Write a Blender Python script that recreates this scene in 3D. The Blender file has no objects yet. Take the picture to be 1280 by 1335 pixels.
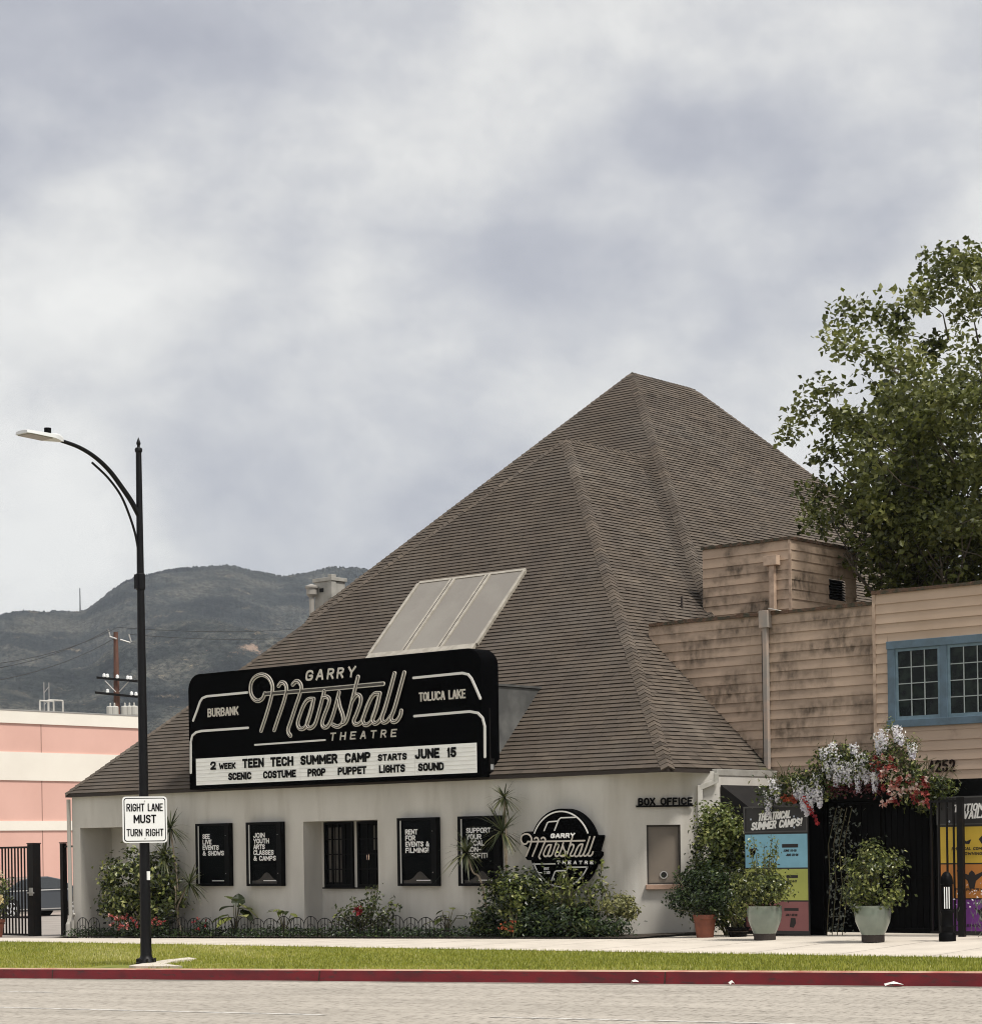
import bpy, math, random
import numpy as np
from mathutils import Vector, Matrix
R = math.radians
sc = bpy.context.scene
COL = sc.collection

# ------------------------------------------------------------------ camera
F, PHI, ROLL, HV = 2800.0, R(40.5), 0.0150, 439.5       # focal length and horizon in photo pixels, yaw, roll
D_ = np.array([-math.sin(PHI), math.cos(PHI), 0.0]); R_ = np.array([math.cos(PHI), math.sin(PHI), 0.0]); U_ = np.array([0, 0, 1.0])
CP = np.array([22.222, -30.731, 1.599])
cs, sn = math.cos(ROLL), math.sin(ROLL)
cam = bpy.data.cameras.new('camera'); camo = bpy.data.objects.new('camera', cam); COL.objects.link(camo)
cx_, cy_ = R_*cs - U_*sn, R_*sn + U_*cs
camo.matrix_world = Matrix(((cx_[0], cy_[0], -D_[0], CP[0]), (cx_[1], cy_[1], -D_[1], CP[1]), (cx_[2], cy_[2], -D_[2], CP[2]), (0, 0, 0, 1)))
cam.sensor_fit = 'HORIZONTAL'; cam.sensor_width = 36; cam.lens = 36*F/1280
cam.shift_x = -HV*sn/1280; cam.shift_y = HV*cs/1280
cam.clip_start = 0.5; cam.clip_end = 20000
sc.camera = camo

# ------------------------------------------------------------------ sky and sun
SUN_EL, SUN_AZ = R(60), R(96)          # azimuth measured from +Y towards +X
w = bpy.data.worlds.new('World'); sc.world = w; w.use_nodes = True
nt = w.node_tree; nt.nodes.clear()
def N(t, nt=nt, **kw):
    n = nt.nodes.new(t)
    for k, v in kw.items(): setattr(n, k, v)
    return n
def ramp(nt, stops, interp='LINEAR'):
    n = nt.nodes.new('ShaderNodeValToRGB'); e = n.color_ramp; e.interpolation = interp
    while len(e.elements) < len(stops): e.elements.new(0.5)
    for el, (p, c) in zip(e.elements, stops):
        el.position = p; el.color = (*c, 1) if len(c) == 3 else c
    return n
sky = N('ShaderNodeTexSky', sky_type='NISHITA', sun_disc=False, sun_elevation=SUN_EL, sun_rotation=SUN_AZ, air_density=1, dust_density=2)
tcw = N('ShaderNodeTexCoord')
mp = N('ShaderNodeMapping'); mp.inputs['Rotation'].default_value = (0, 0, R(40.5)); mp.inputs['Scale'].default_value = (2.7, 2.7, 3.9); mp.inputs['Location'].default_value = (4.06, 4.05, 1.89)
nt.links.new(tcw.outputs['Generated'], mp.inputs['Vector'])
n1 = N('ShaderNodeTexNoise'); n1.inputs['Scale'].default_value = 1.15; n1.inputs['Detail'].default_value = 8; n1.inputs['Roughness'].default_value = 0.54; n1.inputs['Distortion'].default_value = 0.25
n2 = N('ShaderNodeTexNoise'); n2.inputs['Scale'].default_value = 4.4; n2.inputs['Detail'].default_value = 6; n2.inputs['Roughness'].default_value = 0.6
nt.links.new(mp.outputs[0], n1.inputs['Vector']); nt.links.new(mp.outputs[0], n2.inputs['Vector'])
mx = N('ShaderNodeMix', data_type='FLOAT'); mx.inputs[0].default_value = 0.30
nt.links.new(n1.outputs[0], mx.inputs[2]); nt.links.new(n2.outputs[0], mx.inputs[3])
cr = ramp(nt, [(0.36, (0.475, 0.485, 0.545)), (0.42, (0.55, 0.56, 0.61)), (0.475, (0.67, 0.675, 0.70)), (0.54, (0.85, 0.845, 0.83)), (0.61, (1.0, 0.99, 0.955))])
nt.links.new(mx.outputs[0], cr.inputs[0])
bgs = N('ShaderNodeBackground'); bgs.inputs['Strength'].default_value = 0.10
bgc = N('ShaderNodeBackground'); bgc.inputs['Strength'].default_value = 0.72
nt.links.new(sky.outputs[0], bgs.inputs['Color']); nt.links.new(cr.outputs[0], bgc.inputs['Color'])
ms = N('ShaderNodeMixShader'); ms.inputs[0].default_value = 0.93
nt.links.new(bgs.outputs[0], ms.inputs[1]); nt.links.new(bgc.outputs[0], ms.inputs[2])
wo = N('ShaderNodeOutputWorld'); nt.links.new(ms.outputs[0], wo.inputs['Surface'])
sl = bpy.data.lights.new('sun', 'SUN'); sl.energy = 3.1; sl.angle = R(11); sl.color = (1, 0.955, 0.885)
so = bpy.data.objects.new('sun', sl); COL.objects.link(so)
sd = Vector((math.sin(SUN_AZ)*math.cos(SUN_EL), math.cos(SUN_AZ)*math.cos(SUN_EL), math.sin(SUN_EL)))
so.rotation_euler = sd.to_track_quat('Z', 'Y').to_euler(); so.location = (0, 0, 40)
vs = sc.view_settings; vs.view_transform = 'Standard'; vs.look = 'None'; vs.gamma = 1; vs.use_curve_mapping = False
vs.exposure = 0.42
sc.render.film_transparent = False
try:
    sc.cycles.use_denoising = True; sc.cycles.max_bounces = 6; sc.cycles.volume_bounces = 0
    sc.cycles.pixel_filter_type = 'BLACKMAN_HARRIS'; sc.cycles.filter_width = 1.05
    sc.cycles.diffuse_bounces = 3; sc.cycles.transparent_max_bounces = 8
except Exception: pass

# ------------------------------------------------------------------ helpers
def ray(x, y):
    dx, dy = x-640, y-667.5
    u, v = dx*cs - dy*sn, dx*sn + dy*cs
    return D_ + R_*(u/F) - U_*((v-HV)/F)
def on(x, y, P0, n):
    q = ray(x, y); n = np.array(n, float); return CP + q*(((np.array(P0, float)-CP) @ n)/(q @ n))
def atY(x, y, Y): return on(x, y, (0, Y, 0), (0, 1, 0))
def atX(x, y, X): return on(x, y, (X, 0, 0), (1, 0, 0))
def atD(x, y, d): return CP + ray(x, y)*d
SL = 0.0145
def gz(x, y=0.0):
    """height of the ground: it climbs gently to the right along the street"""
    b = SL*x
    if y >= -1: return b
    e = .0062*x - .045
    if y >= -4.2: t = (-1-y)/3.2; return b*(1-t) + e*t
    k = .0225*x - .102
    t = min(1, (-4.2-y)/4.8); return e*(1-t) + k*t
def onG(x, y): 
    return on(x, y, (0, 0, 0), (-SL, 0, 1))

ORG = {}
class MB:
    """collects geometry, then links it as one mesh object; tone is a per-face number the materials read"""
    def __init__(s): s.v = []; s.f = []; s.t = []; s.n = 0
    def add(s, v, f, t=0.5):
        k = s.n; s.v.append(np.asarray(v, float).reshape(-1, 3)); s.n += len(s.v[-1])
        for i, q in enumerate(f):
            s.f.append(tuple(a+k for a in q)); s.t.append(t[i] if isinstance(t, (list, np.ndarray)) else t)
        return s
    def quad(s, a, b, c, d, t=0.5): return s.add([a, b, c, d], [(0, 1, 2, 3)], t)
    def box(s, a, b, t=0.5):
        (x0, y0, z0), (x1, y1, z1) = a, b
        return s.add([(x0,y0,z0),(x1,y0,z0),(x1,y1,z0),(x0,y1,z0),(x0,y0,z1),(x1,y0,z1),(x1,y1,z1),(x0,y1,z1)],
                     [(3,2,1,0),(4,5,6,7),(0,1,5,4),(1,2,6,5),(2,3,7,6),(3,0,4,7)], t)
    def obox(s, c, ex, ey, ez, t=0.5):
        """oriented box from its centre and three half-edge vectors"""
        c, ex, ey, ez = (np.array(q, float) for q in (c, ex, ey, ez))
        P = [c+a*ex+b*ey+d*ez for d in (-1, 1) for a, b in ((-1,-1),(1,-1),(1,1),(-1,1))]
        return s.add(P, [(3,2,1,0),(4,5,6,7),(0,1,5,4),(1,2,6,5),(2,3,7,6),(3,0,4,7)], t)
    def tube(s, pts, rad, n=8, cap=True, t=0.5):
        pts = [Vector(p) for p in pts]; rad = rad if isinstance(rad, (list, tuple)) else [rad]*len(pts)
        V = []; prev = None
        for i, p in enumerate(pts):
            d = (pts[min(i+1, len(pts)-1)] - pts[max(i-1, 0)]).normalized()
            if prev is None: a = d.orthogonal().normalized()
            else: a = (prev - d*prev.dot(d)); a = a.normalized() if a.length > 1e-6 else d.orthogonal().normalized()
            prev = a; b = d.cross(a)
            for k in range(n):
                th = 2*math.pi*k/n; V.append(p + (a*math.cos(th)+b*math.sin(th))*rad[i])
        Fc = [(i*n+k, i*n+(k+1)%n, (i+1)*n+(k+1)%n, (i+1)*n+k) for i in range(len(pts)-1) for k in range(n)]
        if cap: Fc += [tuple(range(n-1, -1, -1)), tuple((len(pts)-1)*n+k for k in range(n))]
        return s.add(V, Fc, t)
    def lathe(s, c, prof, n=20, t=0.5):
        V = [(c[0]+r*math.cos(2*math.pi*k/n), c[1]+r*math.sin(2*math.pi*k/n), c[2]+z) for r, z in prof for k in range(n)]
        m = len(prof)
        Fc = [(i*n+k, i*n+(k+1)%n, (i+1)*n+(k+1)%n, (i+1)*n+k) for i in range(m-1) for k in range(n)]
        Fc += [tuple(range(n-1, -1, -1)), tuple((m-1)*n+k for k in range(n))]
        return s.add(V, Fc, t)
    def prism(s, poly, off, t=0.5):
        """closed prism: a planar polygon of 3-D points (counter-clockwise seen from the front) swept by the vector off (to the back)"""
        n = len(poly); P = [np.array(p, float) for p in poly]; o = np.array(off, float)
        return s.add(P + [p+o for p in P], [tuple(range(n)), tuple(range(2*n-1, n-1, -1))] + [((i+1) % n, i, n+i, n+(i+1) % n) for i in range(n)], t)
    def build(s, name, mat, parent=None, smooth=None, bevel=0):
        me = bpy.data.meshes.new(name); V = np.concatenate(s.v) if s.v else np.zeros((0, 3))
        V = V - (ORG[parent.name] if parent is not None else 0)
        me.from_pydata(V.tolist(), [], s.f)
        a = me.attributes.new('tone', 'FLOAT', 'FACE'); a.data.foreach_set('value', np.array(s.t, dtype=np.float32))
        me.materials.append(mat)
        if smooth is not None:
            me.polygons.foreach_set('use_smooth', [True]*len(me.polygons))
            if smooth < 170: me.set_sharp_from_angle(angle=R(smooth))
        me.update()
        o = bpy.data.objects.new(name, me); COL.objects.link(o)
        if parent is not None: o.parent = parent
        ORG[o.name] = ORG[parent.name] if parent is not None else np.zeros(3)
        if bevel:
            b = o.modifiers.new('bevel', 'BEVEL'); b.width = bevel; b.segments = 2; b.limit_method = 'ANGLE'; b.angle_limit = R(40)
        return o
def thing(name, loc, label, cat, group=None):
    o = bpy.data.objects.new(name, None); COL.objects.link(o); o.location = loc; o.empty_display_size = 0.2
    o['label'] = label; o['category'] = cat
    if group: o['group'] = group
    ORG[o.name] = np.array(loc, float); return o
def tag(o, label, cat, group=None):
    o['label'] = label; o['category'] = cat
    if group: o['group'] = group
    return o
def struct(o, kind='structure'): o['kind'] = kind; return o

# ------------------------------------------------------------------ materials
def M(name, c, r=.7, c2=None, scale=6, lo=.4, hi=.6, var=.0, tone=0, bump=0, bscale=60, bdist=.01, metal=0, spec=.5, coat=0, trans=0, stretch=(1, 1, 1), c3=None, s3=40, f3=.4, lo3=.55, hi3=.7, stretch3=(1,1,1), dash=0):
    """surface: colour c patched with c2 by noise, specks of c3, brightness varied per face (tone) and by noise (var), noise bump"""
    m = bpy.data.materials.new(name); m.use_nodes = True; t = m.node_tree; L = t.links.new
    b = t.nodes['Principled BSDF']; g = t.nodes.new('ShaderNodeNewGeometry')
    def noise(sc_, st, det=6, ro=.55):
        mp = t.nodes.new('ShaderNodeMapping'); mp.inputs['Scale'].default_value = st; L(g.outputs['Position'], mp.inputs[0])
        n = t.nodes.new('ShaderNodeTexNoise'); n.inputs['Scale'].default_value = sc_; n.inputs['Detail'].default_value = det; n.inputs['Roughness'].default_value = ro
        L(mp.outputs[0], n.inputs['Vector']); return n.outputs[0]
    def mrange(src, a, b_, c_=0., d_=1.):
        n = t.nodes.new('ShaderNodeMapRange'); n.inputs[1].default_value = a; n.inputs[2].default_value = b_; n.inputs[3].default_value = c_; n.inputs[4].default_value = d_
        L(src, n.inputs[0]); return n.outputs[0]
    def mix(f, a, bb, blend='MIX'):
        n = t.nodes.new('ShaderNodeMix'); n.data_type = 'RGBA'; n.blend_type = blend
        for sock, val in ((n.inputs[0], f), (n.inputs[6], a), (n.inputs[7], bb)):
            if isinstance(val, bpy.types.NodeSocket): L(val, sock)
            else: sock.default_value = val if isinstance(val, float) else (*val, 1)
        return n.outputs[2]
    col = None
    if c2: col = mix(mrange(noise(scale, stretch), lo, hi), c, c2)
    if c3: 
        f = mrange(noise(s3, stretch3), lo3, hi3, 0., f3)
        if dash: q_ = t.nodes.new('ShaderNodeMath'); q_.operation = 'MULTIPLY'; L(f, q_.inputs[0]); L(mrange(noise(2.2, (4.0, 4.0, 1.9), 5), .34, .62, .22, 1.15), q_.inputs[1]); q_.use_clamp = True; f = q_.outputs[0]
        col = mix(f, col if col is not None else c, c3)
    def bright(src, amt, col):
        v = t.nodes.new('ShaderNodeCombineColor'); k = mrange(src, 0., 1., 1-amt, 1+amt)
        for i in range(3): L(k, v.inputs[i])
        return mix(1., col if col is not None else c, v.outputs[0], 'MULTIPLY')
    if tone:
        a = t.nodes.new('ShaderNodeAttribute'); a.attribute_name = 'tone'; col = bright(a.outputs['Fac'], tone, col)
    if var: col = bright(noise(scale*.37, stretch, 3), var*2, col)
    if col is None: b.inputs['Base Color'].default_value = (*c, 1)
    else: L(col, b.inputs['Base Color'])
    b.inputs['Roughness'].default_value = r; b.inputs['Metallic'].default_value = metal
    b.inputs['Specular IOR Level'].default_value = spec; b.inputs['Coat Weight'].default_value = coat
    if bump:
        bn = t.nodes.new('ShaderNodeBump'); bn.inputs['Strength'].default_value = bump; bn.inputs['Distance'].default_value = bdist
        L(noise(bscale, (1, 1, 1)), bn.inputs['Height']); L(bn.outputs[0], b.inputs['Normal'])
    if trans:
        tr = t.nodes.new('ShaderNodeBsdfTranslucent'); 
        if col is None: tr.inputs[0].default_value = (*c, 1)
        else: L(col, tr.inputs[0])
        x = t.nodes.new('ShaderNodeMixShader'); x.inputs[0].default_value = trans
        L(b.outputs[0], x.inputs[1]); L(tr.outputs[0], x.inputs[2]); L(x.outputs[0], t.nodes['Material Output'].inputs[0])
    return m
def leafmat(name, stops, r=.42, trans=.3, spec=.5):
    """leaf: the tone of each leaf picks its colour from a ramp"""
    m = bpy.data.materials.new(name); m.use_nodes = True; t = m.node_tree; L = t.links.new
    b = t.nodes['Principled BSDF']; a = t.nodes.new('ShaderNodeAttribute'); a.attribute_name = 'tone'
    cr = ramp(t, stops); L(a.outputs['Fac'], cr.inputs[0]); L(cr.outputs[0], b.inputs['Base Color'])
    b.inputs['Roughness'].default_value = r; b.inputs['Specular IOR Level'].default_value = spec
    tr = t.nodes.new('ShaderNodeBsdfTranslucent'); L(cr.outputs[0], tr.inputs[0])
    x = t.nodes.new('ShaderNodeMixShader'); x.inputs[0].default_value = trans
    L(b.outputs[0], x.inputs[1]); L(tr.outputs[0], x.inputs[2]); L(x.outputs[0], t.nodes['Material Output'].inputs[0])
    return m
def glassmat(name, tint, alpha_mix, rough=.05):
    """window pane: a dark see-through sheet with a clear reflection"""
    m = bpy.data.materials.new(name); m.use_nodes = True; t = m.node_tree; L = t.links.new
    b = t.nodes['Principled BSDF']; b.inputs['Base Color'].default_value = (*tint, 1); b.inputs['Roughness'].default_value = rough; b.inputs['Specular IOR Level'].default_value = .10
    tr = t.nodes.new('ShaderNodeBsdfTransparent'); x = t.nodes.new('ShaderNodeMixShader'); x.inputs[0].default_value = alpha_mix
    L(b.outputs[0], x.inputs[1]); L(tr.outputs[0], x.inputs[2]); L(x.outputs[0], t.nodes['Material Output'].inputs[0]); return m

stucco = M('stucco', (.54, .518, .475), .9, c2=(.45, .43, .39), scale=1.1, lo=.40, hi=.72, stretch=(1, 1, .45), bump=.35, bscale=55, bdist=.008, c3=(.31, .28, .235), s3=1.4, f3=.5, stretch3=(1.5, 1.5, .25), lo3=.5, hi3=.74)
shingle = M('shingle', (.100, .079, .060), .88, c2=(.080, .064, .051), scale=1.3, lo=.35, hi=.65, tone=.5, bump=.5, bscale=140, bdist=.004, c3=(.118, .104, .088), s3=.55, f3=.5, lo3=.5, hi3=.75, spec=.35)
shinglemoss = M('mossy_shingle', (.075, .064, .048), .95, c2=(.085, .085, .02), scale=3.2, lo=.55, hi=.66, tone=.4, bump=.6, bscale=90)
siding_m = M('siding_paint', (.49, .365, .27), .75, dash=1, c2=(.39, .29, .215), scale=1.6, lo=.35, hi=.7, stretch=(1, 1, .5), tone=.10, c3=(.115, .083, .056), s3=1.25, f3=.95, lo3=.42, hi3=.66, stretch3=(.75, .75, 1.5), bump=.12, bscale=70)
siding_box = M('weathered_siding_paint', (.50, .375, .275), .78, dash=1, c2=(.40, .295, .21), scale=1.6, lo=.35, hi=.7, stretch=(1, 1, .5), tone=.10, c3=(.10, .074, .05), s3=1.7, f3=.9, lo3=.44, hi3=.64, stretch3=(.9, .9, 1.3), bump=.12, bscale=70)
siding_clean = M('clean_siding_paint', (.50, .375, .28), .75, dash=1, c2=(.44, .325, .235), scale=1.3, lo=.35, hi=.7, tone=.08, c3=(.12, .085, .06), s3=1.7, f3=.45, lo3=.64, hi3=.76, bump=.12, bscale=70)
tan_trim = M('tan_trim', (.54, .405, .30), .7, c2=(.36, .26, .19), scale=4, var=.1)
cap_m = M('rusty_cap', (.11, .062, .038), .9, c2=(.05, .045, .028), scale=7, lo=.42, hi=.58, bump=.8, bscale=40, bdist=.02)
dark_fascia = M('dark_fascia', (.028, .02, .016), .8)
white_paint = M('white_paint', (.52, .505, .465), .6, c2=(.43, .415, .375), scale=5, var=.05)
black_paint = M('black_paint', (.0022, .0022, .0025), .5, spec=.08)
black_matte = M('black_matte', (.011, .0105, .0105), .75, spec=.3)
sign_black = M('sign_black', (.0012, .0012, .0014), .7, spec=.02)
black_iron = M('black_iron', (.005, .0045, .0045), .55, c2=(.012, .008, .006), scale=9, lo=.5, hi=.75, spec=.2)
gate_black = M('gate_black', (.0028, .0028, .0028), .8, spec=.05)
pole_black = M('pole_black', (.004, .004, .005), .45, c2=(.010, .010, .010), scale=3, lo=.5, hi=.8, spec=.22, stretch=(8, 8, 1))
cream = M('cream_enamel', (.60, .565, .50), .5, c2=(.45, .42, .365), scale=22, lo=.35, hi=.7)
tube_m = M('neon_tube', (.30, .265, .22), .3, spec=.6)
line_white = M('sign_line_white', (.66, .65, .62), .45)
letter_white = M('lettering_white', (.86, .85, .83), .6)
board_white = M('letter_board_white', (.90, .90, .87), .45, c2=(.82, .82, .79), scale=9, stretch=(.35, 1, 4))
board_groove = M('letter_track', (.62, .61, .58), .5)
letter_black = M('letter_black', (.003, .003, .003), .6, spec=.1)
sign_white = M('reflective_white', (.82, .83, .82), .4)
blue_paint = M('blue_paint', (.105, .165, .215), .6, c2=(.085, .13, .165), scale=6, lo=.4, hi=.65, bump=.1)
blue_sash = M('blue_sash', (.17, .25, .30), .6, c2=(.13, .20, .24), scale=6)
muntin_m = M('muntin', (.36, .40, .39), .6)
pane_dark = M('dark_pane', (.004, .007, .006), .08, c2=(.016, .024, .018), scale=4.5, lo=.45, hi=.6, spec=.22)
poster_glass = glassmat('poster_glass', (.002, .002, .002), .88, .03)
inner_black = M('interior_black', (.0035, .0035, .0035), .9, spec=.1)
skylight_pane = M('skylight_pane', (.235, .215, .185), .32, c2=(.20, .18, .155), scale=.8, lo=.4, hi=.6, spec=.5)
skylight_frame = M('skylight_frame', (.43, .395, .335), .5, c2=(.33, .30, .25), scale=6, metal=.15)
panel_grey = M('grey_metal_panel', (.075, .076, .074), .55, c2=(.14, .14, .135), scale=1.8, lo=.42, hi=.66, var=.1)
asphalt = M('asphalt', (.455, .415, .36), .95, c2=(.36, .328, .283), scale=1.1, lo=.35, hi=.65, stretch=(.25, 1.6, 1), c3=(.13, .115, .095), s3=26, f3=.8, lo3=.50, hi3=.66, stretch3=(1, .26, 1), spec=.2, bump=.7, bscale=85, bdist=.012)
road_white = M('worn_road_paint', (.58, .56, .52), .8, c2=(.34, .31, .27), scale=9, lo=.46, hi=.6)
concrete = M('concrete', (.62, .56, .48), .85, c2=(.52, .468, .40), scale=1.3, lo=.35, hi=.68, bump=.25, bscale=70, bdist=.006, c3=(.40, .355, .30), s3=26, f3=.3, lo3=.56, hi3=.7)
concrete_dark = M('driveway_concrete', (.32, .285, .255), .88, c2=(.25, .225, .20), scale=.9, lo=.35, hi=.65, bump=.3)
kerb_red = M('red_kerb_paint', (.185, .005, .011), .65, c2=(.10, .006, .010), scale=3.2, lo=.42, hi=.66, c3=(.045, .02, .018), s3=7, f3=.75, lo3=.55, hi3=.68, stretch3=(.6, 1, 2.5), stretch=(.5, 1, 1), bump=.3)
kerb_top = M('worn_kerb_top', (.47, .30, .215), .85, c2=(.36, .12, .085), scale=2.2, lo=.48, hi=.66)
soil = M('soil', (.05, .036, .025), .95, c2=(.03, .022, .015), scale=7, bump=1, bscale=30, bdist=.03)
turf = M('turf', (.18, .20, .028), .95, c2=(.28, .25, .06), scale=.9, lo=.45, hi=.72, bump=.8, bscale=45, bdist=.03, c3=(.065, .09, .014), s3=3.5, f3=.7)
terr_m = M('terrain', (.16, .14, .11), .95, c2=(.11, .105, .075), scale=.05)
pink_st = M('pink_stucco', (.70, .43, .36), .85, c2=(.64, .385, .32), scale=.55, lo=.35, hi=.7, bump=.2, bscale=25)
cream_st = M('cream_stucco', (.82, .78, .69), .85, c2=(.76, .715, .63), scale=.5, lo=.35, hi=.7, bump=.2, bscale=25)
terracotta = M('terracotta', (.19, .058, .03), .75, c2=(.13, .04, .022), scale=7, lo=.4, hi=.65)
glaze = M('sage_glaze', (.20, .235, .195), .25, c2=(.15, .18, .15), scale=4, lo=.35, hi=.7, spec=.6, coat=.3)
bark = M('bark', (.062, .05, .036), .9, c2=(.12, .10, .072), scale=5, lo=.45, hi=.62, bump=.7, bscale=18, bdist=.03)
twig_m = M('stem', (.12, .095, .055), .85, c2=(.07, .075, .03), scale=12)
palestem = M('pale_stem', (.24, .20, .15), .85, c2=(.16, .13, .09), scale=20)
wood_pole = M('creosoted_wood', (.14, .062, .042), .9, c2=(.09, .045, .03), scale=3, stretch=(6, 6, .5))
metal_grey = M('galvanised', (.42, .41, .39), .45, metal=.5)
lamp_grey = M('lamp_housing', (.62, .63, .62), .4)
lens_m = M('lamp_lens', (.26, .25, .21), .25)
car_paint = M('car_paint', (.050, .055, .062), .28, metal=.5, spec=.6, coat=.8)
car_glass = M('car_glass', (.02, .024, .027), .05, spec=.8)
tyre_m = M('tyre', (.012, .012, .012), .85)
rim_m = M('rim', (.62, .62, .63), .35, metal=.5)
awn = M('awning_canvas', (.022, .0205, .0195), .85, spec=.1, c2=(.018, .017, .017), scale=6, bump=.15, bscale=120)
blind_m = M('ticket_blind', (.185, .155, .125), .45, c2=(.15, .125, .10), scale=1.2, lo=.4, hi=.65, spec=.5)
brick_sill = M('sill_paint', (.40, .26, .19), .75, c2=(.34, .22, .16), scale=8)
curtain_m = M('curtain', (.10, .09, .077), .9, c2=(.07, .062, .053), scale=3)

leaf_dk = leafmat('dark_leaf', [(0, (.008, .016, .006)), (.45, (.022, .042, .012)), (.8, (.055, .085, .022)), (1, (.12, .155, .04))])
leaf_md = leafmat('mid_leaf', [(0, (.010, .016, .005)), (.4, (.040, .056, .012)), (.7, (.12, .145, .03)), (.88, (.26, .28, .075)), (1, (.42, .43, .17))], r=.36)
leaf_yl = leafmat('yellow_green_leaf', [(0, (.025, .04, .009)), (.5, (.085, .115, .022)), (.8, (.18, .21, .05)), (1, (.33, .34, .12))])
leaf_var = leafmat('variegated_leaf', [(0, (.06, .07, .02)), (.5, (.17, .175, .06)), (1, (.36, .34, .15))])
leaf_tree = leafmat('sycamore_leaf', [(0, (.022, .028, .006)), (.4, (.105, .122, .028)), (.72, (.22, .235, .065)), (1, (.36, .36, .14))], trans=.42)
leaf_drac = leafmat('sword_leaf', [(0, (.02, .028, .012)), (.5, (.05, .062, .025)), (1, (.17, .17, .075))])
leaf_grey = leafmat('grey_leaf', [(0, (.06, .07, .055)), (1, (.22, .24, .20))])
flower_pink = leafmat('pink_petal', [(0, (.40, .05, .055)), (.6, (.55, .12, .11)), (1, (.74, .42, .36))], r=.6)
flower_red = leafmat('red_petal', [(0, (.16, .008, .014)), (.6, (.36, .02, .025)), (1, (.55, .07, .045))], r=.6)
flower_orange = leafmat('orange_petal', [(0, (.20, .03, .015)), (.5, (.40, .085, .035)), (1, (.55, .17, .06))], r=.6)
flower_cream = leafmat('cream_petal', [(0, (.55, .42, .16)), (.5, (.70, .60, .34)), (1, (.80, .76, .60))], r=.6)
flower_lilac = leafmat('lilac_petal', [(0, (.40, .37, .50)), (.3, (.66, .64, .72)), (.65, (.82, .81, .82)), (1, (.90, .90, .87))], r=.65)
flower_rose = leafmat('coral_petal', [(0, (.16, .012, .02)), (.35, (.30, .04, .035)), (.55, (.46, .13, .10)), (.72, (.64, .36, .30)), (1, (.80, .68, .62))], r=.6)
grass_m = leafmat('grass_blade', [(0, (.12, .145, .012)), (.5, (.29, .305, .032)), (.85, (.43, .41, .09)), (1, (.60, .55, .25))], r=.6, trans=.25)

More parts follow.
